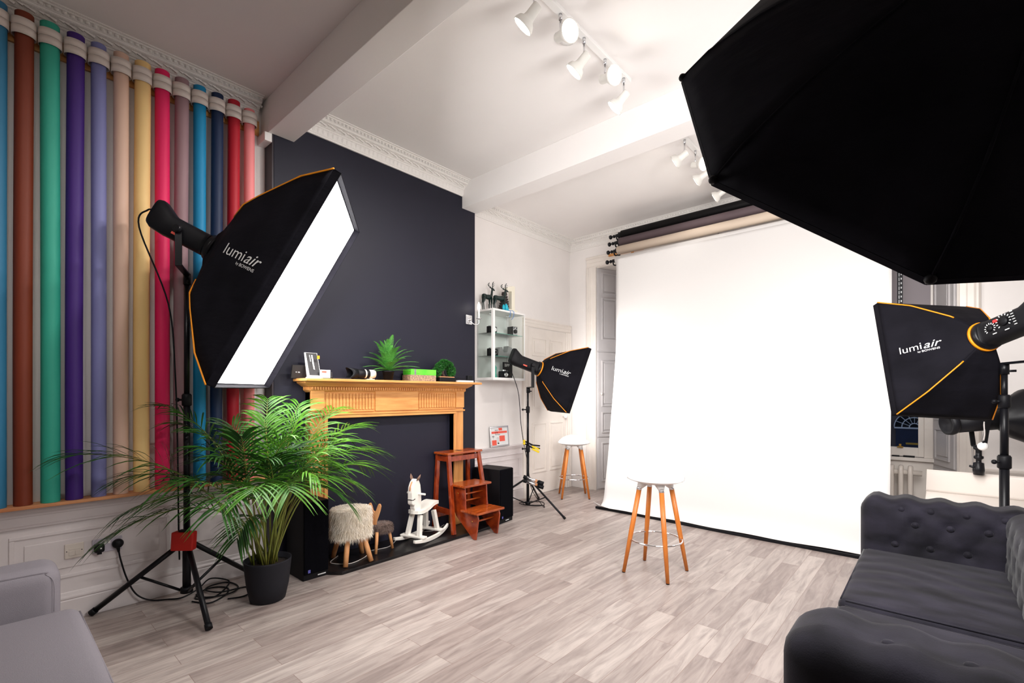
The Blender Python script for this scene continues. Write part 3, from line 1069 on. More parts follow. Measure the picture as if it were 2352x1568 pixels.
MB().tube(spline([(-3.64, 3.44, ZM + .045), (-3.66, 3.47, ZM + .05), (-3.70, 3.50, ZM + .01), (-3.74, 3.52, ZM + .004)], 6), .0022, 6).tube(spline([(-3.64, 3.37, ZM + .05), (-3.66, 3.33, ZM + .035), (-3.66, 3.27, ZM + .045), (-3.68, 3.22, ZM + .01)], 6), .0022, 6).build('adapter_cable', M_cable, o)

# ================================================================== WALL LAMP
o = thing('wall_sconce', 'silver and crystal wall sconce with one candle bulb', 'wall lamp', (XC, 3.54, 2.16))
MB().obox((XC + .008, 3.545, 2.185), (1, 0, 0), (0, 1, 0), (0, 0, 1), .014, .09, .10).obox((XC + .018, 3.545, 2.185), (1, 0, 0), (0, 1, 0), (0, 0, 1), .012, .055, .065).build('back_plate', M_silver, o, .003)
MB().sphere((XC + .03, 3.545, 2.185), .016, 8, 6).build('crystal', M_chrome, o)
MB().tube(spline([(XC + .025, 3.545, 2.175), (XC + .06, 3.575, 2.135), (XC + .09, 3.61, 2.14), (XC + .095, 3.615, 2.19)], 6), .005, 8).lathe([(.004, 0), (.03, .004), (.032, .01), (.008, .014)], (XC + .095, 3.615, 2.19)).build('arm', M_silver, o)
MB().cyl((XC + .095, 3.615, 2.20), (XC + .095, 3.615, 2.29), .0105).build('candle_tube', M_white, o)
MB().lathe([(.008, 0), (.016, .02), (.018, .035), (.012, .06), (.003, .085), (0, .087)], (XC + .095, 3.615, 2.29), (0, 0, 1), 14).build('bulb', M_candle, o)

# ================================================================== GLASS CABINET
cb = thing('display_cabinet', 'white framed glass display cabinet hung beside the chimney wall', 'cabinet', (-3.95, 4.2, 1.54))
x0, x1, y0, y1, z0, z1 = XA + .001, -3.80, 3.93, 4.50, 1.54, 2.37
mb = MB()
mb.box(x0, x1, y0, y1, z0, z0 + .03)
mb.box(x0, x1, y0, y1, z1 - .022, z1)
za, zb_ = z0 + .03, z1 - .022
mb.box(x1 - .032, x1, y0, y0 + .032, za, zb_)
mb.box(x0, x0 + .03, y0, y0 + .03, za, zb_)
mb.box(x0, x0 + .03, y1 - .03, y1, za, zb_)
mb.box(x0, x0 + .008, y0 + .03, y1 - .03, za, zb_)
mb.box(x1 - .012, x1, y1 - .012, y1, za, zb_)
mb.build('frame', M_white, cb, .002)
MB().box(x0 + .03, x1 - .032, y0 + .004, y0 + .008, z0 + .03, z1 - .022).build('side_glass', M_cglass, cb)
MB().box(x0 + .03, x1 - .012, y1 - .008, y1 - .004, z0 + .03, z1 - .022).build('side_glass', M_cglass, cb)
MB().box(x1 - .008, x1 - .004, y0 + .034, (y0 + y1) / 2 + .04, z0 + .03, z1 - .022).build('sliding_glass', M_cglass, cb)
MB().box(x1 - .016, x1 - .012, (y0 + y1) / 2 - .01, y1 - .012, z0 + .03, z1 - .022).build('sliding_glass', M_cglass, cb)
M_mirror = mat('mirror back with whitened reflection', S(232, 236, 232), .12)  # white base colour in place of the mirror's bright room reflection
MB().box(x0 + .008, x0 + .011, y0 + .03, y1 - .03, z0 + .03, z1 - .022).build('mirror_back', M_mirror, cb)
for z in (1.825, 2.095):
    s_ = MB().box(x0 + .012, x1 - .034, y0 + .01, y1 - .012, z - .005, z).build('glass_shelf', M_cglass, cb)
    MB().box(x1 - .034, x1 - .032, y0 + .033, y1 - .012, z - .005, z).build('shelf_edge', M_gedge, s_)
for y in (4.06, 4.36):
    MB().lathe([(.03, 0), (.03, .012), (.022, .014)], (-3.95, y, z1 - .036), (0, 0, 1), 18).build('downlight', M_chrome, cb)

def small_camera(name, label, x, y, z, w=.13, h=.075, d=.05, rz=0, body=None, lensr=.026):
    c, s_ = math.cos(rz), math.sin(rz)
    o = thing(name, label, 'camera', (x, y, z), 'cameras in the display cabinet', True, rz)
    MB().rbox((0, 0, h / 2), (d, w, h), .006, 4).build('body', body or M_black, o)
    MB().box(-d * .3, d * .3, -w * .14, w * .14, h, h * 1.25).build('viewfinder', M_silver if body is None else M_black, o, .003)
    MB().lathe([(lensr, 0), (lensr, .03), (lensr * .8, .035), (lensr * .7, .033)], (d / 2, 0, h * .48), (1, 0, 0), 20).build('lens', M_chrome if body is None else M_black, o)
    MB().cyl((0, w * .34, h), (0, w * .34, h + .008), .009).cyl((0, -w * .34, h), (0, -w * .34, h + .01), .008).build('dial', M_silver, o)
    return o
small_camera('vintage_camera', 'black film camera at the left of the top cabinet shelf', -3.90, 4.01, 2.0955)
small_camera('vintage_camera', 'black film camera at the left of the middle cabinet shelf', -3.90, 4.02, 1.8255, .14, .085)
small_camera('vintage_camera', 'silver topped film camera on the cabinet floor behind the glass', -3.88, 4.20, 1.5705, .13, .08, rz=-.3)
o = thing('box_camera', 'boxy black and chrome camera on the right of the top shelf', 'camera', (-3.90, 4.38, 2.0955), 'cameras in the display cabinet')
MB().box(-3.95, -3.86, 4.335, 4.425, 2.0955, 2.205).build('body', M_black, o, .004)
MB().box(-3.861, -3.858, 4.341, 4.419, 2.103, 2.198).build('face_plate', M_silver, o)
MB().lathe([(.026, 0), (.026, .012), (.018, .014)], (-3.859, 4.38, 2.145), (1, 0, 0), 20).cyl((-3.862, 4.358, 2.186), (-3.853, 4.358, 2.186), .007).cyl((-3.862, 4.402, 2.186), (-3.853, 4.402, 2.186), .007).build('lens', M_black, o)
o = thing('projector', 'grey cine projector on the middle cabinet shelf', 'projector', (-3.93, 4.25, 1.8255))
MB().prism([(4.12, 0), (4.40, 0), (4.40, .05), (4.37, .12), (4.30, .14), (4.28, .06), (4.22, .055), (4.19, .12), (4.15, .11)], lambda u, v, t: Vector((t, u, 1.8255 + v)), -3.98, -3.90).build('body', M_grey, o, .004)
MB().lathe([(.02, 0), (.02, .05), (.015, .055)], (-3.90, 4.37, 1.895), (1, 0, 0), 16).build('lens', M_chrome, o)
o = thing('award_plaque', 'black plaque lettered BIPP standing on the cabinet floor', 'plaque', (-3.95, 4.36, 1.5705))
MB().box(-3.97, -3.95, 4.27, 4.43, 1.5705, 1.77).build('board', M_ink, o)
mb = MB()
put_text(mb, 'BIPP', .05, lambda u, v: Vector((-3.9495, 4.285 + u, 1.715 + v)), weight=.0005)
mb.build('lettering', M_print, o)
tag(MB().prism([(4.0, 0), (4.07, 0), (4.05, .05), (4.06, .12), (4.03, .15), (4.015, .09)], lambda u, v, t: Vector((t, u, 1.5705 + v)), -3.88, -3.865).build('glass_trophy', M_gedge, None, .003), 'green glass trophy on the cabinet floor behind the corner post', 'trophy')
tag(MB().prism([(4.10, 0), (4.15, 0), (4.12, .11)], lambda u, v, t: Vector((t, u, 1.5705 + v)), -3.98, -3.965).build('glass_trophy', M_gedge, None, .003), 'small pointed green glass trophy by the cabinet mirror', 'trophy')

# ---- on top of the cabinet
ZT = z1 + .0005
def deer(name, label, x, y, flip, sc_=1.0, turn=0.0):
    o = thing(name, label, 'figurine', (x, y, ZT), 'deer figurines on the cabinet')
    f = flip
    def P(a, b, c):      # a forward, b side, c up
        return Vector((x + b * sc_ + a * sc_ * math.sin(turn) * .3, y + f * a * sc_, ZT + c * sc_))
    mb = MB()
    mb.tube(spline([P(-.075, 0, .155), P(-.05, 0, .17), P(.0, 0, .165), P(.05, 0, .17), P(.072, 0, .195), P(.082, 0, .245), P(.088, 0, .275)], 5),
            [.012, .02, .026, .030, .030, .029, .027, .026, .026, .027, .029, .030, .031, .031, .030, .028, .025, .022, .020, .018, .016, .015, .014, .013, .013, .012, .012, .012, .012, .012, .011], 12)
    mb.tube([P(.082, 0, .278), P(.105, 0, .272), P(.128, 0, .262)], [.014, .012, .006], 10)
    for a, b in ((.055, .016), (.05, -.016)):
        mb.tube([P(a, b, .165), P(a + .006, b, .09), P(a - .002, b, .085), P(a, b, .008), P(a + .006, b, 0)], [.014, .008, .008, .005, .006], 8)
    for a, b in ((-.062, .016), (-.055, -.016)):
        mb.tube([P(a, b, .165), P(a - .004, b, .12), P(a - .018, b, .085), P(a - .008, b, .01), P(a - .006, b, 0)], [.02, .013, .007, .005, .006], 8)
    for b in (-1, 1):
        mb.tube([P(.08, .008 * b, .285), P(.066, .03 * b, .295)], [.006, .002], 6)
    mb.tube([P(-.078, 0, .165), P(-.092, 0, .14)], [.008, .003], 6)
    mb.build('body', M_deer, o)
    mb = MB()
    for b in (-1, 1):
        mb.tube(spline([P(.085, .008 * b, .288), P(.06, .03 * b, .31), P(.055, .038 * b, .335), P(.075, .036 * b, .355)], 4), .0045, 6)
        mb.tube([P(.058, .034 * b, .322), P(.085, .042 * b, .335)], [.0042, .002], 6)
        mb.tube([P(.07, .022 * b, .30), P(.095, .03 * b, .318)], [.0042, .002], 6)
    mb.build('antlers', M_deer, o)
deer('deer_figurine', 'dark green stag figurine at the left on the cabinet top', -3.985, 4.02, 1, .98)
deer('deer_figurine', 'dark green stag figurine in front of the slatted lantern', -3.91, 4.15, 1, .94, 1.5)
o = thing('slatted_lantern', 'dark slatted pyramid lantern behind the stags on the cabinet', 'lantern', (-3.97, 4.27, ZT))
mb = MB()
for k in range(9):
    h = .26 * k / 9
    w = .075 - .05 * k / 9
    mb.box(-4.0 - w * .7, -4.0 + w * .7, 4.335 - w, 4.335 + w, ZT + h, ZT + h + .022)
mb.build('slats', M_wicker, o, .003)
MB().box(-4.02, -3.98, 4.31, 4.36, ZT + .24, ZT + .27).build('cap', M_wicker, o)
o = thing('crystal_ornament', 'turquoise crystal ornament with blue ribbon at the front edge', 'ornament', (-3.84, 4.19, ZT))
mb = MB()
for dy, h, r in ((-.045, .075, .018), (0, .09, .026), (.03, .05, .014)):
    mb.lathe([(r * .8, 0), (r, h * .5), (r * .8, h * .75), (0, h)], (-3.835, 4.19 + dy, ZT), (0, 0, 1), 6)
mb.build('crystals', M_cyan, o)
M_ribbon = mat('blue ribbon', S(60, 130, 200), .5)
MB().tube(spline([(-3.83, 4.20, ZT + .01), (-3.797, 4.22, ZT + .002), (-3.793, 4.215, ZT - .05), (-3.793, 4.20, ZT - .08)], 5), .003, 6).tube(spline([(-3.83, 4.22, ZT + .01), (-3.797, 4.28, ZT + .002), (-3.793, 4.27, ZT - .07), (-3.793, 4.24, ZT - .10)], 5), .003, 6).build('ribbon', M_ribbon, o)
tag(MB().prism([(4.385, 0), (4.60, 0), (4.60, .055), (4.545, .055), (4.545, .345), (4.49, .345), (4.385, .315), (4.385, .262), (4.475, .275), (4.475, .055), (4.385, .055)],
               lambda u, v, t: Vector((t, (u - 4.5) * .85 + 4.40, ZT + v)), -3.97, -3.915).build('wooden_numeral', M_woodw, None, .002), 'pale wooden number one standing on the cabinet corner', 'numeral')

# ================================================================== FRAMED NOTICE ON THE DADO
o = thing('framed_notice', 'silver frame with a white and coral Wi-Fi notice leaning on the dado rail', 'picture frame', (-4.07, 4.31, .7205))
TL = .10
def FP(u, v, out=0):
    return Vector((-4.062 - v * math.sin(TL) + out * math.cos(TL), 4.155 + u - .0 * v, .7215 + v * math.cos(TL) + out * math.sin(TL)))
W_, H_ = .335, .255
mb = MB()
for u0, u1, v0, v1 in ((0, W_, 0, .02), (0, W_, H_ - .02, H_), (0, .02, .02, H_ - .02), (W_ - .02, W_, .02, H_ - .02)):
    mb.add([FP(u, v, k) for u in (u0, u1) for v in (v0, v1) for k in (0, .012)], [(0, 1, 3, 2), (4, 6, 7, 5), (0, 4, 5, 1), (2, 3, 7, 6), (0, 2, 6, 4), (1, 5, 7, 3)])
mb.build('frame', M_silver, o, .002)
def patch(u0, u1, v0, v1, out):
    return [FP(u0, v0, out), FP(u1, v0, out), FP(u1, v1, out), FP(u0, v1, out)], [(0, 1, 2, 3)]
MB().add(*patch(.015, W_ - .015, .015, H_ - .015, .003)).add(*patch(.015, W_ - .015, .015, H_ - .015, .001)).build('paper', M_print, o)
mb = MB()
for r in ((.03, .31, .165, .192), (.16, .225, .200, .232), (.165, .265, .065, .135), (.03, .11, .022, .085)):
    mb.add(*patch(*r, .0036))
mb.build('coral_blocks', M_coral, o)
mb = MB()
put_text(mb, 'Wi-Fi', .024, lambda u, v: FP(.09 + u, .197 + v, .004), weight=.0004)
put_text(mb, 'is On', .024, lambda u, v: FP(.09 + u, .170 + v, .0042), weight=.0004)
put_text(mb, 'The House', .020, lambda u, v: FP(.09 + u, .147 + v, .004), weight=.0004)
for k, r in enumerate((.03, .021, .012)):
    a0, a1 = PI * .25, PI * .75
    pts = [(.055 + r * math.cos(a0 + (a1 - a0) * j / 8), .105 + r * math.sin(a0 + (a1 - a0) * j / 8)) for j in range(9)]
    for (a, b), (c, d) in zip(pts, pts[1:]):
        mb.add([FP(a, b, .004), FP(c, d, .004), FP(c, d + .005, .004), FP(a, b + .005, .004)], [(0, 1, 2, 3)])
mb.add(*patch(.052, .058, .100, .106, .004))
for r in ((.122, .15, .11, .113), (.122, .15, .055, .058), (.122, .125, .055, .113), (.147, .15, .055, .113), (.125, .155, .035, .05)):
    mb.add(*patch(*r, .004))
mb.build('printing', M_ink, o)

# ================================================================== SOCKETS ON THE LEFT WALL
XP = XL + .0135
o = thing('phone_socket', 'cream double phone socket plate on the left panelling', 'socket', (XP, .3825, .373))
MB().box(XP - .002, XP + .008, .339, .426, .373, .461).build('plate', M_cream, o, .003)
MB().box(XP + .008, XP + .011, .358, .382, .39, .418).box(XP + .008, XP + .011, .386, .410, .39, .418).box(XP + .008, XP + .010, .358, .41, .424, .434).build('shutters', M_cream, o, .001)
MB().cyl((XP + .008, .348, .417), (XP + .0095, .348, .417), .003, None, 8).cyl((XP + .008, .417, .417), (XP + .0095, .417, .417), .003, None, 8).build('screw', M_ink, o)
o = thing('wall_socket', 'grey double wall socket with two rocker switches', 'socket', (XP, .5375, .373))
MB().box(XP - .002, XP + .009, .464, .611, .373, .461).build('plate', M_greyp, o, .004)
MB().box(XP + .009, XP + .013, .521, .533, .425, .450).build('switch', M_white, o, .001)
MB().box(XP + .009, XP + .013, .540, .552, .425, .450).build('switch', M_white, o, .001)
o = thing('power_adapter', 'black plug in adapter in the left side of the wall socket', 'adapter', (XP + .03, .493, .378))
MB().rbox((XP + .032, .495, .41), (.045, .05, .05), .012, 4).box(XP + .02, XP + .04, .485, .507, .372, .388).build('adapter_body', M_black, o)
MB().box(XP + .0545, XP + .0555, .497, .505, .408, .416).build('indicator', M_print, o)
o = thing('power_plug', 'round black plug with a cable in the right of the wall socket', 'plug', (XP + .02, .585, .36))
MB().lathe([(.029, 0), (.030, .012), (.024, .03), (.012, .036), (0, .037)], (XP + .0095, .588, .415), (1, 0, 0), 20).tube([(XP + .02, .588, .40), (XP + .022, .592, .36)], [.012, .006], 10).build('plug_body', M_black, o)
MB().tube(spline([(XP + .022, .592, .365), (XP + .03, .60, .31), (XP + .04, .625, .20), (XP + .05, .66, .10), (XP + .06, .70, .045), (XP + .08, .76, .012), (XP + .12, .83, .008), (XP + .16, .90, .008), (XP + .14, 1.0, .03),
                  (XP + .05, 1.1, .05), (XP + .10, 1.2, .02), (XP + .20, 1.15, .006), (XP + .3, 1.05, .006), (XP + .25, .96, .006), (XP + .15, 1.0, .006)], 8), .0048, 8).build('plug_cable', M_cable, o)
tag(MB().tube(spline([(-3.66, .93, .006), (-3.55, 1.0, .006), (-3.62, 1.12, .007), (-3.74, 1.16, .007), (-3.82, 1.08, .007), (-3.76, .98, .007), (-3.64, 1.02, .012), (-3.60, 1.14, .013), (-3.70, 1.22, .007), (-3.84, 1.20, .007), (-3.86, 1.10, .008),
                      (-3.78, 1.04, .014), (-3.66, 1.10, .016), (-3.66, 1.24, .007), (-3.60, 1.30, .006), (-3.50, 1.20, .006), (-3.53, 1.10, .006)], 8), .005, 8).build('coiled_cable', M_cable),
    'coil of black cable on the floor behind the plant pot', 'cable')

# ================================================================== STUDIO LIGHTS
def eul(rx, ry, rz):
    return Matrix.Rotation(rz, 3, 'Z') @ Matrix.Rotation(ry, 3, 'Y') @ Matrix.Rotation(rx, 3, 'X')


def frame_of(C, R):
    M = R.to_4x4()
    M.translation = C
    return M


PROF_S = [(0, .14), (.03, .20), (.15, .375), (.55, .735), (1, 1)]
PROF_L = [(0, .13), (.07, .20), (.2, .44), (.33, .55), (.46, .65), (.7, .835), (1, 1)]


def prof_at(prof, t):
    for (a, s0), (b, s1) in zip(prof, prof[1:]):
        if t <= b:
            return s0 + (s1 - s0) * (t - a) / (b - a)
    return prof[-1][1]


def softbox(label, C, rot, d, w, h, prof, mem, logo_side, head_len=.36, piping=M_orange, logo=None):
    C = Vector(C)
    R = eul(*rot)
    X = R @ Vector((1, 0, 0))
    ap = C - X * d
    base = ap
    o = thing('softbox', label, 'softbox', ap, 'studio softboxes')
    F = frame_of(ap, R)      # local x from the ring (0) to the rim (d)
    N = 18
    def sec(t):
        s = prof_at(prof, t)
        return s * w / 2, s * h / 2
    for nm, fn in (('near', 0), ('far', 1), ('top', 2), ('bottom', 3)):
        mb = MB(F)
        def g(u, v, fn=fn):
            a, b = sec(u)
            vv = v * 2 - 1
            sag = -.012 * (1 - vv * vv) * math.sin(PI * min(1, u))
            wr = .0025 * math.sin(vv * 9 + u * 5 + fn) * math.sin(PI * u)
            if fn == 0:
                return (u * d, -a - sag * -1 * -1 + wr, vv * b)
            if fn == 1:
                return (u * d, a + sag + wr, vv * b)
            if fn == 2:
                return (u * d, vv * a, b + sag + wr)
            return (u * d, vv * a, -b - sag + wr)
        mb.grid(g, N, 14)
        ob = mb.build('cloth_panel', M_cloth, o)
        ss = ob.modifiers.new('solid', 'SOLIDIFY')
        ss.thickness = .003
        ss.offset = 0
    for a_, b_ in ((-1, -1), (-1, 1), (1, -1), (1, 1)):
        mb = MB(F)
        pts = [Vector((t * d, a_ * (sec(t)[0] + .002), b_ * (sec(t)[1] + .002))) for t in [k / 30 for k in range(4, 31)]]
        mb.tube(pts, .0042 if w < .8 else .005, 6)
        mb.build('piping', piping, o)
    # lip round the mouth
    mb = MB(F)
    a, b = w / 2, h / 2
    L = .045
    for (p, q, r_, s_) in (((-a, -b), (a, -b), 1, 0), ((a, -b), (a, b), 0, 1), ((a, b), (-a, b), 1, 0), ((-a, b), (-a, -b), 0, 1)):
        mb.add([(d - .002, *p), (d - .002, *q), (d + L, *q), (d + L, *p)], [(0, 1, 2, 3)])
    lip = mb.build('rim_lip', M_cloth, o)
    sd = lip.modifiers.new('solid', 'SOLIDIFY')
    sd.thickness = .006
    MB(F).grid(lambda u, v: (d + .004, (u * 2 - 1) * (a - .012), (v * 2 - 1) * (b - .012)), 4, 4).build('diffuser', mem, o)
    MB(F).lathe([(.070, -.035), (.085, -.03), (.085, .0), (.076, .012)], (0, 0, 0), (1, 0, 0), 28).build('speed_ring', M_blackm, o)
    MB(F).lathe([(.086, -.004), (.0915, -.004), (.0915, .010), (.086, .010)], (0, 0, 0), (1, 0, 0), 32).build('ring_band', M_orange if w < .8 else M_black, o)
    # lettering on one side panel
    if logo:
        u0, v0, size, ang, sgn, rev = logo
        def LP(x, y):
            ca, sa = math.cos(ang), math.sin(ang)
            uu = u0 + (x * ca - y * sa) * (-1 if rev else 1)
            vv = v0 + x * sa + y * ca
            aa, bb = sec(max(0, min(1, uu / d)))
            v_ = max(-1, min(1, vv / bb))
            sag = -.012 * (1 - v_ * v_) * math.sin(PI * min(1, max(0, uu / d)))
            off = (aa + sag + .006) if sgn > 0 else (aa + sag + .006)
            return (uu, sgn * off, vv)
        mb = MB(F)
        wd = put_text(mb, 'lumi', size, LP, weight=-.0002)
        put_text(mb, 'air', size, LP, x=wd + size * .06, shear=.35, weight=.002 * size)
        put_text(mb, 'by', size * .24, LP, x=wd * .80, y=-size * .30)
        put_text(mb, 'BOWENS', size * .27, LP, x=wd * .80 + size * .28, y=-size * .32, weight=.0025 * size)
        mb.build('logo', M_print, o)
    return o, ap, R, F


def strobe(label, ap, R, L=.36, ctrl_side=1, group='strobe heads behind the softboxes', sc_=1.0):
    """flash head running back from the speed ring"""
    o = thing('strobe_head', label, 'studio light', ap, group)
    F = frame_of(ap, R)
    def pt(x, y, z):
        return (x * sc_, y * sc_, z * sc_)
    mb = MB(F)
    # body: rounded section lofted along -x with a raised, flared rear
    secs = [(-.036, .072, -.072, .072), (-.06, .070, -.072, .070), (-.26, .064, -.074, .066), (-.29, .066, -.076, .078), (-.36, .068, -.070, .118), (-.385, .060, -.055, .112)]
    n = 20
    vs = []
    for x, hw, zl, zh in secs:
        cz, hz = (zl + zh) / 2, (zh - zl) / 2
        for k in range(n):
            t = 2 * PI * k / n
            cx_, sx_ = math.cos(t), math.sin(t)
            e = .55
            vs.append(pt(x, hw * math.copysign(abs(cx_) ** e, cx_), cz + hz * math.copysign(abs(sx_) ** e, sx_)))
    fs = [(i * n + k, i * n + (k + 1) % n, (i + 1) * n + (k + 1) % n, (i + 1) * n + k) for i in range(len(secs) - 1) for k in range(n)]
    mb.add(vs, fs, True)
    mb.f.append(list(range(n)))
    mb.sm.append(False)
    mb.f.append([(len(secs) - 1) * n + k for k in range(n)])
    mb.sm.append(False)
    mb.build('body', M_black, o)
    s = ctrl_side
    mb = MB(F)
    y = s * .0705 * sc_
    for cx, cz, r in ((-.11, .0, .018), (-.19, .008, .026)):
        mb.lathe([(r, 0), (r * .9, .008), (0, .009)], (cx * sc_, y * .98, cz * sc_), (0, s, 0), 18)
    mb.build('dial', M_black, o)
    mb = MB(F)
    for cx, cz, r in ((-.11, .0, .028), (-.19, .008, .038)):
        for k in range(11):
            t = math.radians(-40 + 26 * k)
            c = Vector(((cx + r * math.cos(t)) * sc_, y, (cz + r * math.sin(t)) * sc_))
            mb.obox(c, (math.cos(t), 0, math.sin(t)), (0, 1, 0), (-math.sin(t), 0, math.cos(t)), .009, .002, .004)
    for k in range(6):
        mb.obox(((-.24 - .002 * k) * sc_, y, (.045 - .016 * k) * sc_), (1, 0, 0), (0, 1, 0), (0, 0, 1), .014, .002, .004)
    mb.obox((-.13 * sc_, y, -.04 * sc_), (1, 0, 0), (0, 1, 0), (0, 0, 1), .022, .002, .005)
    mb.obox((-.20 * sc_, y, -.045 * sc_), (1, 0, 0), (0, 1, 0), (0, 0, 1), .024, .002, .005)
    mb.build('dial_marks', M_print, o)
    MB(F).obox((-.145 * sc_, y, .03 * sc_), (1, 0, 0), (0, 1, 0), (0, 0, 1), .022, .002, .014).build('display', M_redled, o)
    MB(F).obox((-.20 * sc_, -s * .0665 * sc_, -.035 * sc_), (1, 0, 0), (0, 1, 0), (0, 0, 1), .05, .002, .014).build('badge', M_coral, o)
    return o, F


def yoke(o, F, R, pole_top, xloc=-.16, side=-1):
    """L bracket from the head's side down to the pole top"""
    p = F @ Vector((xloc, side * .078, 0))
    q = F @ Vector((xloc, side * .085, 0))
    T = Vector(pole_top)
    low = Vector((q.x, q.y, T.z + .035))
    mb = MB()
    mb.tube([p, q], .02, 12)
    d = (Vector((T.x, T.y, 0)) - Vector((q.x, q.y, 0)))
    mb.bar(q + Vector((0, 0, .02)), low, .035, .010, d if d.length > .01 else (1, 0, 0))
    mb.bar(low + Vector((0, 0, .004)), T + Vector((0, 0, .035)), .035, .012)
    mb.build('yoke', M_blackm, o)
    MB().lathe([(.022, 0), (.024, .02), (.018, .035)], q, (q - p), 14).build('tilt_knob', M_blackm, o)
    MB().cyl(T + Vector((0, 0, -.03)), T + Vector((0, 0, .04)), .022).cyl(T + Vector((0, 0, -.01)), T + Vector((.05, 0, -.01)), .007).build('spigot_clamp', M_blackm, o)


def light_stand(label, x, y, top, feet, zhub, r0=.022, steps=((.45, .022), (1.30, .018), (9, .014)), zb=.07, legr=.014, group='black light stands'):
    o = thing('light_stand', label, 'light stand', (x, y, 0), group)
    z = zb
    prev = zb
    for i, (zt, r) in enumerate(steps):
        zt = min(zt, top - .03)
        if zt <= prev:
            break
        MB().cyl((x, y, prev), (x, y, zt), r, None, 18).build('pole_section', M_blackm, o)
        if i < len(steps) - 1 and zt < top - .04:
            c = MB().lathe([(r + .004, -.04), (r + .009, -.035), (r + .009, .03), (r + .003, .04)], (x, y, zt), (0, 0, 1), 18).build('collar', M_black, o)
            MB().tube([(x, y, zt), (x - .035, y - .03, zt)], .007, 8).sphere((x - .045, y - .04, zt), .014, 8, 6).build('collar_knob', M_black, c)
        prev = zt
    hub = MB().lathe([(r0 + .004, -.025), (r0 + .014, -.02), (r0 + .014, .02), (r0 + .004, .025)], (x, y, zhub), (0, 0, 1), 18).build('upper_hub', M_black, o)
    MB().lathe([(r0 + .004, -.02), (r0 + .012, -.016), (r0 + .012, .016), (r0 + .004, .02)], (x, y, zb + .02), (0, 0, 1), 18).build('lower_hub', M_black, o)
    for fx, fy in feet:
        d = Vector((fx - x, fy - y, 0))
        dn = d.normalized()
        top_p = Vector((x, y, zhub)) + dn * (r0 + .01)
        ft = Vector((fx, fy, legr))
        lg = MB().tube([top_p, ft], legr, 10).build('leg', M_blackm, o)
        MB().tube([ft + (top_p - ft).normalized() * .03, ft], legr * 1.25, 10).build('rubber_foot', M_black, lg)
        m = top_p.lerp(ft, .48)
        MB().tube([Vector((x, y, zb + .02)) + dn * (r0 + .01), m], legr * .55, 8).build('brace', M_blackm, o)
    return o


# --- strip of light on the left
sb1, ap1, R1, F1 = softbox('large lit rectangular softbox tilted down on the left stand', (-3.1373, 1.3661, 2.0379), (.014, .4921, .9511), .5264, 1.0334, 1.3764, PROF_L, M_e1, -1,
                           logo=(.155, -.008, .098, -.0, -1, False))
hd1, H1 = strobe('black strobe head behind the large lit softbox', ap1, R1, ctrl_side=1)
yoke(hd1, H1, R1, (-3.655, .90, 2.12), -.19, -1)
st1 = light_stand('tall black light stand with a red weight beside the palm', -3.66, .90, 2.12, ((-3.90, .455), (-3.137, .881), (-3.89, 1.37)), .395, .024, ((.42, .024), (1.336, .019), (9, .016)), .075, .0165)
MB().tube(spline([H1 @ Vector((-.38, 0, .03)), H1 @ Vector((-.43, 0, .02)), H1 @ Vector((-.42, .0, -.1)), (-3.66, .80, 1.95), (-3.63, .83, 1.5), (-3.66, .85, 1.0), (-3.68, .86, .5), (-3.66, .86, .3)], 8), .005, 8).build('head_cable', M_cable, hd1)
o = thing('red_box', 'red box strapped to the foot of the tall left stand', 'battery box', (-3.59, .885, .37))
MB().obox((-3.592, .868, .435), Vector((.72, .69, 0)).normalized(), Vector((-.69, .72, 0)).normalized(), Vector((0, .05, 1)).normalized(), .137, .05, .118).build('case', M_red, o, .008)
MB().obox((-3.592, .868, .499), Vector((.72, .69, 0)).normalized(), Vector((-.69, .72, 0)).normalized(), (0, 0, 1), .05, .03, .012).build('strap', M_black, o)

# --- back light by the alcove door
sb2, ap2, R2, F2 = softbox('square black softbox with orange piping beside the alcove door', (-3.3507, 4.7597, 1.5454), (.0047, .3507, 1.0189), .3827, .6, .8, PROF_S, M_e2, -1,
                           logo=(.095, .020, .070, -.0, -1, False))
hd2, H2 = strobe('black strobe head mounted in front of the display cabinet', ap2, R2, ctrl_side=1)
yoke(hd2, H2, R2, (-3.655, 4.385, 1.42), -.12, -1)
st2 = light_stand('thin black light stand with yellow clamps by the alcove door', -3.657, 4.38, 1.42, ((-3.035, 4.27), (-3.89, 4.88), (-4.03, 3.92)), .36, .018, ((.72, .017), (1.19, .014), (9, .012)), .05, .012)
MB().tube(spline([H2 @ Vector((-.38, 0, .02)), H2 @ Vector((-.36, -.06, -.12)), (-3.74, 4.30, 1.40), (-3.72, 4.33, 1.0), (-3.68, 4.35, .72), (-3.64, 4.36, .55), (-3.60, 4.38, .25), (-3.52, 4.50, .03), (-3.62, 4.62, .006), (-3.80, 4.5, .006), (-3.90, 4.62, .006), (-3.74, 4.76, .006), (-3.6, 4.6, .010), (-3.72, 4.48, .012), (-3.9, 4.5, .012), (-3.86, 4.7, .006)], 8), .0042, 8).build('head_cable', M_cable, hd2)
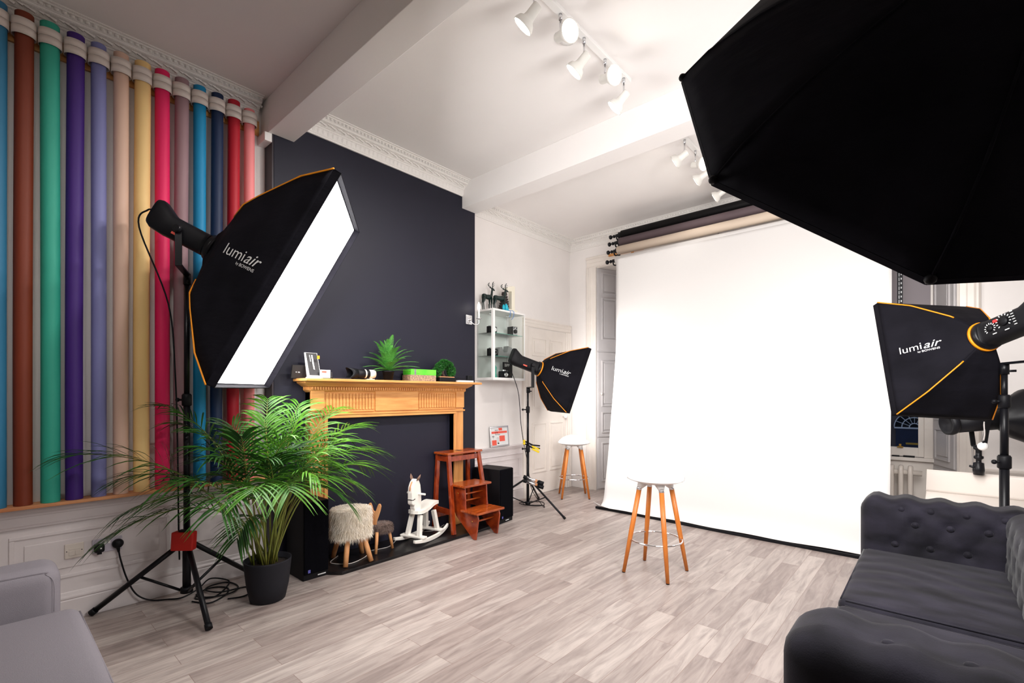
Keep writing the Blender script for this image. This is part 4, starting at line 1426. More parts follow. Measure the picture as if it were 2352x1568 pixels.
for i, (z, a, lb) in enumerate(((.775, .0, 'upper yellow and black spring clamp on the thin stand'), (.745, .35, 'lower yellow and black spring clamp on the thin stand'))):
    o = thing('spring_clamp', lb, 'clamp', (-3.657, 4.38, z), 'yellow clamps on the thin stand')
    d = Vector((.7458 * math.cos(a), .666 * math.cos(a), -.22)).normalized()
    sdv = Vector((-d.y, d.x, 0)).normalized()
    c = Vector((-3.657, 4.38, z))
    mb = MB()
    mb.bar(c - d * .03 + Vector((0, 0, .025)), c + d * .06, .018, .02)
    mb.bar(c + d * .05, c + d * .15 + Vector((0, 0, .012)), .016, .018)
    mb.build('jaw', M_black, o, .003)
    mb = MB()
    mb.bar(c + d * .05 - Vector((0, 0, .012)), c + d * .14 - Vector((0, 0, .035)), .018, .022)
    mb.build('grip', M_yellow, o, .003)
    MB().sphere(c - d * .045 + Vector((0, 0, .028)), .017, 8, 6).build('grip', M_yellow, o)
for i, (z, lb) in enumerate(((.375, 'upper clear tube bottle with black caps on the thin stand'), (.33, 'lower clear tube bottle with black caps on the thin stand'))):
    o = thing('tube_bottle', lb, 'bottle', (-3.62, 4.36, z), 'tube bottles clipped to the thin stand')
    d = Vector((.7458, .666, -.36)).normalized()
    c = Vector((-3.60, 4.36, z)) + Vector((.03, -.04, 0))
    MB().tube([c - d * .05, c + d * .10], .019, 14).build('tube', M_silver, o)
    MB().tube([c - d * .085, c - d * .05], .022, 14).build('cap', M_black, o)
    MB().tube([c + d * .10, c + d * .165], .024, 14).build('cap', M_black, o)
    MB().tube([c + d * .06, c + d * .085], .0195, 14).build('collar', M_shelf, o)

# --- right hand light
sb3, ap3, R3, F3 = softbox('black softbox with orange piping facing the white backdrop on the right', (-.017, 4.2514, 1.6104), (.0564, .2866, -3.9975), .3693, .6, .8, PROF_S, M_e3, 1,
                           logo=(.305, -.01, .066, .0, 1, True))
hd3, H3 = strobe('black strobe head with dials and red display at the right edge', ap3, R3, ctrl_side=1)
yoke(hd3, H3, R3, (.303, 4.06, 1.52), -.23, -1)
st3 = light_stand('thick black light stand rising behind the charcoal sofa', .303, 4.06, 1.52, ((-.14, 4.42), (.30, 4.62), (.80, 4.12)), .40, .024, ((.97, .0225), (1.33, .019), (9, .015)), .075, .0165)

# --- second strobe with a dish, clamped to the white shooting table
o = thing('dish_strobe', 'black strobe head with round dish reflector behind the right softbox', 'studio light', (.22, 5.02, .76))
ax = Vector((.80, .50, .10)).normalized()
c = Vector((.24, 5.02, 1.17))
MB().tube([c - ax * .17, c + ax * .16], .075, 24).build('body', M_black, o)
MB().lathe([(.066, 0), (.082, .0), (.088, -.02), (.084, -.045), (.070, -.05), (.060, -.03), (0, -.02)], c - ax * .17, ax, 24).build('rear_vent', M_black, o)
for k in range(5):
    MB().tube([c - ax * (.172 + .006 * k) + Vector((math.cos(t), 0, 0)).cross(ax).normalized() * 0 + (ax.orthogonal().normalized() * math.cos(t) + ax.cross(ax.orthogonal().normalized()) * math.sin(t)) * (.030 + .009 * k) for t in [2 * PI * j / 20 for j in range(21)]], .002, 4).build('vent_ring', M_grey, o)
MB().lathe([(.07, .0), (.085, .02), (.15, .09), (.205, .20), (.21, .205), (.20, .20), (.14, .10), (.07, .03), (0, .03)], c + ax * .12, ax, 32).build('dish', M_blackm, o)
sv = ax.cross(Vector((0, 0, 1))).normalized()
mb = MB()
for s_ in (-1, 1):
    mb.bar(c + sv * s_ * .085, c + sv * s_ * .05 + Vector((0, 0, -.19)), .03, .010, sv)
mb.bar(c + sv * .05 + Vector((0, 0, -.19)), c - sv * .05 + Vector((0, 0, -.19)), .03, .012)
mb.build('yoke', M_blackm, o)
mb = MB()
b = c + Vector((0, 0, -.19))
mb.lathe([(.022, 0), (.03, .005), (.03, .02), (.018, .03), (.018, .07), (.028, .075), (.028, .09), (.016, .10), (.016, .12), (.030, .125), (.034, .18), (.03, .215)], b, (0, 0, -1), 16)
mb.tube([b + Vector((0, 0, -.17)), b + Vector((-.05, -.02, -.15))], [.012, .008], 8)
mb.build('super_clamp', M_blackm, o)
MB().sphere(b + Vector((.02, -.045, .005)), .032, 12, 8, (1, .7, 1)).build('plug', M_white, o)
MB().tube(spline([b + Vector((.02, -.05, .03)), b + Vector((.028, -.07, .10)), b + Vector((.024, -.07, .19))], 5), .005, 8).build('white_cable', M_wcable, o)

# --- white shooting table
o = thing('shooting_table', 'white table with an upturned back edge behind the charcoal sofa', 'table', (.7, 4.8, 0))
mb = MB().box(-.06, 1.5, 4.36, 5.06, .585, .60)
mb.build('tabletop', M_board, o, .004)
MB().grid(lambda u, v: Vector((-.06 + .005 * v + 1.56 * u, 5.045 + .02 * v * v, .60 + .17 * v)), 2, 8).build('back_board', M_board, o).modifiers.new('s', 'SOLIDIFY').thickness = .008
for lx, ly in ((-.02, 4.40), (1.46, 4.40), (-.02, 5.02), (1.46, 5.02)):
    MB().box(lx - .018, lx + .018, ly - .018, ly + .018, 0, .585).build('leg', M_board, o)
o = tag(MB().tube(spline([(.235, YB - .03, 1.32), (.235, YB - .025, 1.1), (.245, YB - .03, .8), (.25, YB - .03, .4)], 6), .008, 8).build('wall_cable', M_wcable), 'pale grey cable running down the window surround', 'cable')

# --- huge octagonal box at top right
RO = eul(2.028, -.501, 5.299)
CO = Vector((.002, 1.892, 2.26))
nO = RO @ Vector((1, 0, 0))
rimo = [(.79, .0), (.5001, .5393), (.0133, .7436), (-.5292, .5281), (-.7634, .0165), (-.5303, -.5303), (0, -.75), (.5303, -.5303)]
FO = frame_of(CO, RO)
apo = CO + nO * .42
oc = thing('octagonal_softbox', 'huge black octagonal softbox filling the upper right corner', 'softbox', apo, 'studio softboxes')
profo = [(0, .12), (.1, .25), (.3, .50), (.55, .74), (.8, .91), (1, 1)]
for k in range(8):
    a, b = rimo[k], rimo[(k + 1) % 8]
    mb = MB(FO)
    def g(u, v):
        s = prof_at(profo, u)
        y = (a[0] * (1 - v) + b[0] * v) * s
        z = (a[1] * (1 - v) + b[1] * v) * s
        k_ = 1 + .02 * math.sin(PI * v) * 0
        return (.42 * (1 - u) - .0, y * k_, z * k_)
    mb.grid(g, 12, 8)
    # lip in front of the rim
    mb.add([(0, *a), (0, *b), (-.018, *b), (-.018, *a)], [(0, 1, 2, 3)])
    ob = mb.build('cloth_panel', M_cloth, oc)
    sd = ob.modifiers.new('s', 'SOLIDIFY')
    sd.thickness = .004
    sd.offset = 0
    mb = MB(FO)
    mb.tube([Vector((.42 * (1 - t), a[0] * prof_at(profo, t), a[1] * prof_at(profo, t))) for t in [j / 20 for j in range(2, 21)]], .004, 6)
    mb.build('rod_seam', M_cloth, oc)
    MB(FO).sphere((0, a[0], a[1]), .013, 8, 6).build('corner_pocket', M_black, oc)
MB(FO).add([(-.004, y * .985, z * .985) for y, z in rimo] , [tuple(range(8))]).build('diffuser', M_e4, oc)
MB(FO).lathe([(.075, .0), (.09, .0), (.09, .04), (.075, .045)], (.415, 0, 0), (1, 0, 0), 28).build('speed_ring', M_blackm, oc)
RO2 = RO @ Matrix.Rotation(PI, 3, 'Z')
hdo, HO = strobe('black strobe head above the charcoal sofa behind the octagonal softbox', CO + nO * .46, RO2, ctrl_side=1)
pt_ = HO @ Vector((-.16, .085, 0))
yoke(hdo, HO, RO2, (pt_.x + .05, pt_.y - .05, pt_.z - .3), -.16, 1)
sx, sy = pt_.x + .05, pt_.y - .05
assert sy < 1.43
light_stand('black light stand carrying the huge octagonal softbox', sx, sy, pt_.z - .3, ((sx + .46, sy - .04), (sx - .36, sy - .16), (sx + .05, sy - .46)), .45, .024, ((1.0, .022), (1.7, .018), (9, .015)), .09, .0165)

# ================================================================== CEILING SPOT TRACKS
def spot_local():
    r = thing('spotlight', '', 'spotlight', local=True)
    MB().lathe([(.009, 0), (.009, -.032)], (0, 0, 0), (0, 0, 1), 12).cyl((0, 0, -.032), (0, 0, -.085), .0055).build('stem', M_silver, r)
    return r
def spot(label, x, y, z, az, el, group):
    r = thing('spotlight', label, 'spotlight', (x, y, z), group, False)
    MB().cyl((x, y, z), (x, y, z - .034), .0105).cyl((x, y, z - .034), (x, y, z - .12), .006).build('stem', M_silver, r)
    d = Vector((math.cos(az) * math.cos(el), math.sin(az) * math.cos(el), math.sin(el)))
    c = Vector((x, y, z - .130))
    MB().lathe([(.0, -.035), (.026, -.034), (.028, -.028), (.030, .035), (.034, .05), (.050, .062), (.060, .085), (.062, .098), (.058, .098), (.052, .085)], c, d, 26).build('lamp_shade', M_lampw, r)
    MB().lathe([(.059, .0), (.040, .006), (0, .008)], c + d * .095, d, 26).build('bulb', M_bulb, r)
    li = bpy.data.lights.new('spot_beam', 'SPOT')
    li.energy = W_SPOT_FILL if 'bay' in group else W_SPOT_LEFT if ('near' in group and math.cos(az) < 0) else W_SPOT
    li.color = (1, .95, .91)
    li.spot_size = math.radians(110 if math.cos(az) < 0 else 64)
    li.spot_blend = 1
    li.shadow_soft_size = .055
    lo = bpy.data.objects.new('spot_beam', li)
    COL.objects.link(lo)
    lo.parent = r
    lo.location = c + d * .11 - Vector((x, y, z))
    lo.rotation_euler = d.to_track_quat('-Z', 'Y').to_euler()
    return r
for tname, x, ya, yb, ys, g, lab in (('first', -1.655, 1.90, 3.12, (2.035, 2.283, 2.535, 2.789, 3.045), 'spotlights on the near ceiling track', 'near'),
                                ('second', -1.655, 4.05, 5.27, (4.14, 4.39, 4.64, 4.90, 5.16), 'spotlights on the far ceiling track', 'far'),
                                ('third', -1.655, -.75, .47, (-.62, -.37, -.12, .13, .38), 'spotlights on the added fill track of the sofa bay', 'added')):  # third track is out of view, added as fill light for the left wall
    tr = MB().box(x - .022, x + .022, ya, yb, ZC - .028, ZC - .0005).build('track_rail', M_white, None, .003)
    tag(tr, 'white ceiling track rail carrying the %s row of spotlights' % lab, 'light track')
    for i, y in enumerate(ys):
        if i % 2 == 0:
            az, el = (PI * 1.12, -.80) if lab == 'near' else (PI * 1.02, -.45) if lab == 'far' else (PI * .99, -.85)
        else:
            az, el = (-.30, -.30) if lab != 'added' else (PI * .95, -.85)
        order = ('nearest', 'second', 'middle', 'fourth', 'farthest')[i]
        spot('white spotlight, %s of five on the %s ceiling track' % (order, lab), x, y, ZC - .028, az, el, g)
tag(MB().lathe([(.0, 0), (.045, .0), (.055, -.02), (.055, -.035), (.02, -.042), (0, -.042)][::-1], (-1.735, 2.47, ZC), (0, 0, 1), 24).build('smoke_detector', M_white), 'round white smoke detector beside the near ceiling track', 'smoke detector')

# ================================================================== BACKDROP SYSTEM
rolls = [('black', -3.0, 5.47, 3.418, .050, (7, 5, 7), 'black background roll, topmost of the four on the back wall'),
         ('grey', -3.01, 5.44, 3.318, .050, (98, 84, 88), 'dark grey background roll, second from the top on the back wall'),
         ('beige', -3.02, 5.41, 3.205, .052, (214, 196, 178), 'beige background roll just above the white one')]
for nm, x, y, z, r, c, lab in rolls:
    m = mat(nm + ' roll paper', S(*c), .6, spec=.2)
    o = thing('background_roll', lab, 'paper roll', (-1.6, y, z - r), 'background rolls on the back wall')
    mb = MB().cyl((x, y, z), (x + 2.72, y, z), r, None, 32)
    mb.build('paper', m, o)
    MB().cyl((x - .03, y, z), (x + 2.75, y, z), r * .62, None, 20).build('core', M_black, o)
o = thing('white_backdrop', 'wide white paper backdrop hanging from the lowest roll to the floor', 'backdrop', (-1.65, 5.1, .03))
zr, yr = 3.075, 5.385
MB().cyl((-3.03, yr, zr), (-.29, yr, zr), .050, None, 32).build('roll', M_whitepaper, o)
path = [(yr - .0505, zr), (5.334, 2.9), (5.333, 2.5), (5.328, 1.962), (5.279, 1.539), (5.215, 1.127), (5.136, .618), (5.07, .30), (5.045, .16), (5.02, .09), (4.98, .05), (4.93, .036), (4.90, .034)]
pp = spline([(0, a, b) for a, b in path], 5)
nP = len(pp) - 1
def paper(u, v):
    p = pp[min(nP, int(round(v * nP)))]
    x = -3.005 + 2.715 * u
    e = 0
    z = p.z
    y = p.y
    if v > .9:
        k_ = (v - .9) / .1
        z += .006 * k_ * math.sin(u * 13) ** 2 + .055 * k_ * k_ * max(0, 1 - u / .07) ** 1.5
        x -= .06 * k_ * max(0, 1 - u / .12)
        y += .015 * k_ * math.sin(u * 7)
    return Vector((x, y, z))
ob = MB().grid(paper, 60, nP).build('paper_drop', M_whitepaper, o)
sd = ob.modifiers.new('s', 'SOLIDIFY')
sd.thickness = .002
tag(MB().prism([(-3.06, 4.93), (-2.6, 4.93), (-1.5, 4.885), (-.2, 4.87), (-.2, 5.4), (-3.06, 5.4)], lambda u, v, t: Vector((u, v, t)), .0005, .028).build('floor_mat', M_black, None, .004), 'black board on the floor under the bottom of the white backdrop', 'mat')
# wooden supports and brackets
tag(MB().box(-3.42, -2.9, YB - .05, YB - .001, 3.30, 3.335).build('wooden_batten', M_pine, None, .003), 'short wooden batten above the left window behind the brackets', 'batten')
for xi, (xb, dx, lb) in enumerate(((-3.06, -1, 'black four hook roll bracket at the left end of the background rolls'), (-.20, 1, 'black four hook roll bracket at the right end of the background rolls'))):
    o = thing('roll_bracket', lb, 'bracket', (xb, 5.7, 3.0), 'brackets of the background rolls')
    MB().box(xb - .02, xb + .02, YB - .03, YB - .001, 3.0, 3.47).build('wall_block', M_pine, o)
    MB().box(xb - .012, xb + .012, 5.50, 5.52, 3.02, 3.47).box(xb - .012, xb + .012, 5.50, YB - .03, 3.42, 3.44).box(xb - .012, xb + .012, 5.50, YB - .03, 3.08, 3.10).build('plate', M_blackm, o)
    for (yy, zz) in ((5.47, 3.418), (5.44, 3.318), (5.41, 3.205), (5.385, 3.075)):
        h = MB().tube(spline([(xb, 5.51, zz - .02), (xb, yy, zz - .055), (xb, yy - .035, zz - .03)], 4), .009, 8).cyl((xb - .025, yy, zz), (xb + .03, yy, zz), .022).build('hook', M_blackm, o)
        MB().cyl((xb, yy, zz), (xb + dx * .10, yy, zz), .008).lathe([(.012, 0), (.024, .005), (.028, .018), (.024, .03), (0, .032)], (xb + dx * .085, yy, zz), (dx, 0, 0), 16).cyl((xb + dx * .045, yy, zz), (xb + dx * .06, yy, zz), .02).build('knob', M_blackm, h)
o = thing('bead_chain', 'black perforated chain hanging beside the right edge of the backdrop', 'chain', (-.22, 5.5, 1.2))
MB().box(-.262, -.222, 5.495, 5.50, 1.3, 3.0).build('strap', M_black, o)
mb = MB()
for k in range(42):
    z = 1.32 + k * .04
    mb.box(-.236, -.229, 5.4935, 5.495, z, z + .016)
    mb.box(-.250, -.246, 5.4935, 5.495, z - .01, z + .02)
mb.build('perforations', M_grey, o)

# ================================================================== BAR STOOLS
def bar_stool(name, label, x, y, rz, feet_r=.235):
    o = thing(name, label, 'bar stool', (x, y, 0), 'white bar stools with orange beech legs', True, rz)
    N, Mr = 40, 10
    vs, fs = [], []
    def top(r, t):
        ca, sa = math.cos(t), math.sin(t)
        # local +y is the back
        R = .205 * (1 + .035 * math.cos(2 * t))
        z = .700 + .030 * (r ** 2) - .012 * (1 - r * r)
        back = max(0, sa) ** 1.6
        z += .085 * back * max(0, r - .45) ** 1.3 / (.55 ** 1.3)
        rr_ = R * r * (1 - .06 * back * r)
        return (rr_ * ca, rr_ * sa, z)
    mb = MB()
    mb.grid(lambda u, v: top(v, u * 2 * PI), 48, 14)
    ob = mb.build('seat', M_white, o)
    sd = ob.modifiers.new('s', 'SOLIDIFY')
    sd.thickness = .012
    sd.offset = -1
    for k in range(4):
        t = PI / 4 + k * PI / 2
        dx, dy = math.cos(t), math.sin(t)
        tp = Vector((dx * .125, dy * .125, .655))
        ft = Vector((dx * feet_r * 1.06, dy * feet_r * 1.06, .006))
        l = MB().tube([tp.lerp(ft, .02), tp.lerp(ft, .5), ft], [.0185, .0185, .0130], 16).build('leg', M_beech, o)
        MB().tube([tp - (ft - tp).normalized() * .004, tp.lerp(ft, .03)], .0192, 16).build('ferrule', M_silver, l)
        MB().tube([ft, ft - Vector((0, 0, .006))], .0125, 12).build('glide', M_black, l)
        MB().tube([Vector((dx * .095, dy * .095, .698)), tp], [.042, .0205], 16).build('socket', M_white, o)
    zr_ = .255
    MB().tube([Vector((.196 * math.cos(t), .196 * math.sin(t), zr_)) for t in [2 * PI * k / 48 for k in range(49)]], .0075, 10, False).build('foot_ring', M_chrome, o)
    return o
bar_stool('bar_stool', 'white seated bar stool with chrome ring standing in front of the backdrop', -1.622, 3.484, -.30)
st = bar_stool('bar_stool', 'white seated bar stool standing by the alcove door and left window', -3.64, 5.328, .72, .24)
# the first stool stands square to the room
for ob in bpy.data.objects:
    if ob.get('label', '').startswith('white seated bar stool with chrome'):
        ob.rotation_euler[2] = 0

# ================================================================== SPEAKERS
def speaker(label, x0, x1, y0, y1, h, rz=0, z0=.001, dev=''):
    cx, cy = (x0 + x1) / 2, (y0 + y1) / 2
    o = thing('speaker', label, 'speaker', (cx, cy, z0), 'floor standing speakers', True, rz)
    a, b = (x1 - x0) / 2, (y1 - y0) / 2
    MB().box(-a, a - .012, -b, b, 0, h).build('cabinet', M_speaker, o, .004)
    MB().box(a - .012, a, -b + .003, b - .003, .045, h - .004).build('grille', M_grille, o, .005)
    mb = MB()
    for k in range(7):      # tiny illegible name plate
        mb.box(a - .012, a - .0108, -b + .11 + k * .009, -b + .1165 + k * .009, .018, .026)
    mb.build('name_plate', M_print, o)
    MB().box(a - .0005, a + .0008, -b + .03, -b + .048, .055, .078).build('sticker', M_blue2, o)
    return o
M_blue2 = mat('blue sticker', S(90, 90, 170), .5)
speaker('black floor speaker beside the potted palm', -3.735, -3.44, 1.573, 1.765, .575, 0, .0265 if False else .001, '')
sp2 = speaker('black floor speaker behind the step stool', -3.80, -3.43, 3.62, 3.86, .575, .12, .001, '')

# ================================================================== FURRY STOOLS
def fur(mb, pts_nrm, ln, wd, droop, seed, jitter=.4):
    rnd = random.Random(seed)
    for p, n in pts_nrm:
        p = Vector(p)
        n = Vector(n)
        d = (n + Vector((rnd.gauss(0, jitter), rnd.gauss(0, jitter), rnd.gauss(0, jitter)))).normalized()
        L = ln * rnd.uniform(.6, 1.25)
        s = d.cross(Vector((rnd.random() - .5, rnd.random() - .5, rnd.random() - .5))).normalized() * wd
        m = p + d * L * .5 - Vector((0, 0, droop * L * .12))
        e = p + d * L * .9 - Vector((0, 0, droop * L * .5))
        mb.add([p - s, p + s, m + s * .7, m - s * .7, e], [(0, 1, 2, 3), (3, 2, 4)], True)
def drum_pts(c, r, z0, z1, n, top=True, sy=1.0, sx=1.0, rnd=random.Random(3)):
    out = []
    for _ in range(n):
        if rnd.random() < (.38 if top else 0):
            a = rnd.random() * 2 * PI
            q = math.sqrt(rnd.random()) * r
            out.append(((c[0] + q * math.cos(a) * sx, c[1] + q * math.sin(a) * sy, z1), (math.cos(a) * .8, math.sin(a) * .8, .55)))
        else:
            a = rnd.random() * 2 * PI
            out.append(((c[0] + r * math.cos(a) * sx, c[1] + r * math.sin(a) * sy, z0 + (z1 - z0) * rnd.random()), (math.cos(a) * .6, math.sin(a) * .6, -.55)))
    return out
o = thing('fur_stool', 'round cream sheepskin stool on four log legs on the hearth', 'stool', (-3.55, 2.01, .0265))
sc0 = (-3.55, 2.01)
MB().lathe([(.135, 0), (.147, .02), (.15, .19), (.135, .222), (0, .228)], (*sc0, .225), (0, 0, 1), 32).build('cushion', M_furw, o)
mb = MB()
fur(mb, drum_pts(sc0, .147, .235, .445, 15000), .034, .0013, 1.2, 5)
ob = mb.build('fleece', M_furw, o)
for tx, ty in ((-3.71, 1.935), (-3.425, 1.89), (-3.40, 2.10), (-3.635, 2.16)):
    ft = Vector((tx, ty, .028))
    tp = Vector((sc0[0] + (tx - sc0[0]) * .6, sc0[1] + (ty - sc0[1]) * .6, .24))
    MB().tube([tp, tp.lerp(ft, .5), ft], [.019, .0205, .0195], 14).build('leg', M_log, o)
o = thing('reindeer_stool', 'small brown fur stool with wooden antlers behind the cream stool', 'stool', (-3.63, 2.30, .0265))
c0 = (-3.625, 2.325)
MB().lathe([(.08, 0), (.10, .015), (.10, .045), (.085, .058), (0, .062)], (*c0, .185), (0, 0, 1), 28).build('cushion', M_furg, o)
mb = MB()
fur(mb, drum_pts(c0, .10, .19, .24, 7000, rnd=random.Random(9)), .026, .0011, .8, 6)
mb.build('fleece', M_furg, o)
for tx, ty in ((-3.515, 2.215), (-3.545, 2.40), (-3.725, 2.36), (-3.70, 2.23)):
    ft = Vector((tx, ty, .028))
    tp = Vector((c0[0] + (tx - c0[0]) * .7, c0[1] + (ty - c0[1]) * .7, .20))
    MB().tube([tp, ft], [.014, .0125], 12).build('leg', M_log, o)
# antler back: Y shaped board facing the camera
av = Vector((.7458, .666, 0))
ac = Vector((-3.625, 2.272, .20))
out = [(-.016, 0), (.016, 0), (.020, .07), (.038, .12), (.052, .165), (.060, .205), (.052, .225), (.036, .226), (.026, .205), (.014, .17), (.004, .158), (-.008, .17), (-.018, .21), (-.030, .236), (-.046, .232), (-.052, .215), (-.044, .17), (-.030, .12), (-.024, .07)]
MB().prism(out, lambda u, v, t: ac + av * u + Vector((0, 0, v)) + Vector((-.666, .7458, 0)) * t, -.009, .009).build('antlers', M_log, o, .005)

# ================================================================== ROCKING HORSE
oh = thing('rocking_horse', 'white wooden rocking horse with brown felt ears on the hearth', 'rocking horse', (-3.58, 2.75, .0265))
fw = Vector((.28, -.96, 0))
sdh = Vector((-.96, -.28, 0))       # to the horse's right (screen left)
c0 = Vector((-3.588, 2.765, .0265))
def HP(a, b, c):
    return c0 + fw * a + sdh * b + Vector((0, 0, c * .92))
for s in (-1, 1):
    # curved rocker
    R_ = .55
    poly = []
    for k in range(17):
        a = -.25 + .53 * k / 16
        poly.append((a, .001 + a * a * .55 + max(0, -a) ** 3 * 2.2))
    top_ = [(a, z + .040 - .010 * abs(a) / .25) for a, z in poly][::-1]
    MB().prism(poly + top_, lambda u, v, t: HP(u, t, v), s * .110 - .012, s * .110 + .012).build('rocker', M_horse, oh, .004)
for a in (.145, -.135):
    MB().obox(HP(a, 0, .062), fw, sdh, (0, 0, 1), .06, .26, .018).build('cross_board', M_horse, oh, .004)
for a, at in ((.145, .105), (-.135, -.105)):
    for s in (-1, 1):
        MB().bar(HP(a, s * .065, .070), HP(at, s * .045, .265), .038, .036, fw).build('leg', M_horse, oh, .003)
# seat: curved board rising to the rear
pts = [(.165, .285), (.10, .280), (.04, .285), (-.02, .300), (-.08, .322), (-.14, .328), (-.175, .322)]
sp_ = spline([(a, 0, z) for a, z in pts], 4)
mb = MB()
def seatf(u, v, dz):
    i = min(len(sp_) - 1, int(round(u * (len(sp_) - 1))))
    p = sp_[i]
    e = min(1, min(u, 1 - u) / .14)
    hw = .060 * math.sqrt(max(0.0, 1 - (1 - e) ** 2)) + .012
    return HP(p.x, (v * 2 - 1) * hw, p.z + dz)
n1, n2 = len(sp_) - 1, 4
vs = [seatf(i / n1, j / n2, dz) for dz in (0, .030) for i in range(n1 + 1) for j in range(n2 + 1)]
off = (n1 + 1) * (n2 + 1)
fs = []
for i in range(n1):
    for j in range(n2):
        a = i * (n2 + 1) + j
        fs.append((a, a + n2 + 1, a + n2 + 2, a + 1))
        fs.append((off + a, off + a + 1, off + a + n2 + 2, off + a + n2 + 1))
bd_ = [i * (n2 + 1) for i in range(n1 + 1)] + [n1 * (n2 + 1) + j for j in range(1, n2 + 1)] + [i * (n2 + 1) + n2 for i in range(n1 - 1, -1, -1)] + [j for j in range(n2 - 1, 0, -1)]
for k in range(len(bd_)):
    a, b = bd_[k], bd_[(k + 1) % len(bd_)]
    fs.append((a, b, off + b, off + a))
mb.add(vs, fs)
mb.build('seat', M_horse, oh, .004)
# neck and head board
hd = [(.07, .30), (.155, .30), (.165, .345), (.160, .375), (.178, .372), (.196, .388), (.198, .415), (.196, .45), (.198, .50), (.190, .55), (.165, .60), (.130, .628), (.098, .612), (.075, .56), (.064, .48), (.060, .40)]
MB().prism(hd, lambda u, v, t: HP(u, t, v), -.028, .028).build('head', M_horse, oh, .008)
MB().cyl(HP(.105, -.10, .475), HP(.105, .10, .475), .0095).build('handle', M_horse, oh)
mb = MB()
for s in (-1, 1):
    mb.tube([HP(.200, s * .0, .432), HP(.199, s * .024, .430), HP(.185, s * .0295, .428), HP(.160, s * .0295, .435)], .0035, 6)
mb.build('bridle', M_ink, oh)
MB().tube([HP(.199, 0, .52), HP(.193, 0, .56), HP(.165, 0, .604)], .006, 6).build('forelock', M_shelf, oh)
for s in (-1, 1):
    q = HP(.125, s * .030, .612)
    t_ = HP(.115, s * .055, .672)
    mb = MB()
    mb.add([q - fw * .018, q + fw * .018, q.lerp(t_, .5) + fw * .022, t_, q.lerp(t_, .5) - fw * .016, q.lerp(t_, .45) + sdh * s * .012],
           [(0, 1, 5), (1, 2, 5), (2, 3, 5), (3, 4, 5), (4, 0, 5)], True)
    e = mb.build('ear', M_felt, oh)
    e.modifiers.new('s', 'SOLIDIFY').thickness = .003

# ================================================================== LIBRARY STEP STOOL
os_ = thing('step_stool', 'tall red mahogany folding step stool at the right of the hearth', 'step stool', (-3.5, 3.2, .0265))
zt = .798
MB().box(-3.76, -3.545, 3.03, 3.505, zt - .022, zt).build('seat_board', M_mahogt, os_, .005)
MB().box(-3.70, -3.61, 3.245, 3.29, zt - .0015, zt + .0004).build('hand_hole', M_ink, os_)
feet = {(-1, -1): (-3.755, 3.035), (1, -1): (-3.445, 3.02), (-1, 1): (-3.755, 3.50), (1, 1): (-3.445, 3.50)}
tops = {(-1, -1): (-3.735, 3.065), (1, -1): (-3.575, 3.065), (-1, 1): (-3.735, 3.47), (1, 1): (-3.575, 3.47)}
for k_, (fx, fy) in feet.items():
    tx, ty = tops[k_]
    MB().bar((tx, ty, zt - .022), (fx, fy, .027), .030, .042, (0, 1, 0)).build('leg', M_mahog, os_, .003)
def lerpxy(k_, z):
    t = (zt - .022 - z) / (zt - .05)
    return tops[k_][0] + (feet[k_][0] - tops[k_][0]) * t, tops[k_][1] + (feet[k_][1] - tops[k_][1]) * t
for a, b, z, hh in (((-1, -1), (1, -1), .735, .05), ((-1, 1), (1, 1), .735, .05), ((-1, -1), (-1, 1), .735, .05), ((1, -1), (1, 1), .735, .05),
                    ((-1, -1), (1, -1), .23, .055), ((-1, 1), (1, 1), .23, .055), ((-1, -1), (-1, 1), .16, .05)):
    (ax_, ay_), (bx_, by_) = lerpxy(a, z), lerpxy(b, z)
    MB().bar((ax_, ay_, z), (bx_, by_, z), .016, hh).build('rail', M_mahog, os_, .002)
side = [(-3.565, .475), (-3.375, .475), (-3.365, .27), (-3.205, .245), (-3.19, .20), (-3.222, .003), (-3.26, .003), (-3.50, .19), (-3.575, .33)]
for y in (3.095, 3.385):
    MB().prism(side, lambda u, v, t: Vector((u, t, v)), y, y + .018).build('side_board', M_mahog, os_, .003)
MB().box(-3.585, -3.345, 3.065, 3.435, .475, .495).build('tread', M_mahogt, os_, .004)
MB().box(-3.405, -3.165, 3.065, 3.435, .245, .265).build('tread', M_mahogt, os_, .004)
for x, z in ((-3.43, .40), (-3.45, .33), (-3.27, .16), (-3.56, .29)):
    MB().cyl((x, 3.11, z), (x, 3.39, z), .009).build('dowel', M_mahogt, os_)
for x, z in ((-3.47, .41), (-3.27, .17)):
    MB().lathe([(.007, 0), (.006, .003), (0, .004)], (x, 3.095, z), (0, -1, 0), 10).build('screw', M_brass, os_)
tag(MB().tube(spline([(-3.71, 1.98, .03), (-3.60, 1.86, .03), (-3.47, 1.95, .03), (-3.52, 2.12, .03), (-3.62, 2.22, .03), (-3.60, 2.40, .03), (-3.74, 2.60, .03), (-3.78, 2.8, .03), (-3.70, 2.98, .03), (-3.79, 3.2, .03)], 8), .003, 6).build('white_cable', M_wcable),
    'thin white cable trailing along the black hearth', 'cable')
tag(MB().tube(spline([(-3.785, 3.615, .66), (-3.78, 3.60, .60), (-3.785, 3.60, .30), (-3.78, 3.59, .05)], 6), .003, 6).build('speaker_cable', M_cable),
    'thin black cable hanging down behind the step stool', 'cable')

# ================================================================== POTTED PALM
PC = Vector((-3.345, 1.285, 0))
pl = thing('potted_palm', 'large areca palm in an anthracite pot beside the black speaker', 'potted palm', PC)
MB().lathe([(.098, .001), (.108, .006), (.128, .10), (.143, .24), (.145, .262), (.146, .272), (.138, .272), (.133, .235), (0, .235)], PC, (0, 0, 1), 40).build('pot', M_pot, pl)
MB().lathe([(.132, .238), (.06, .243), (0, .242)], PC, (0, 0, 1), 24).build('soil', M_soil, pl)
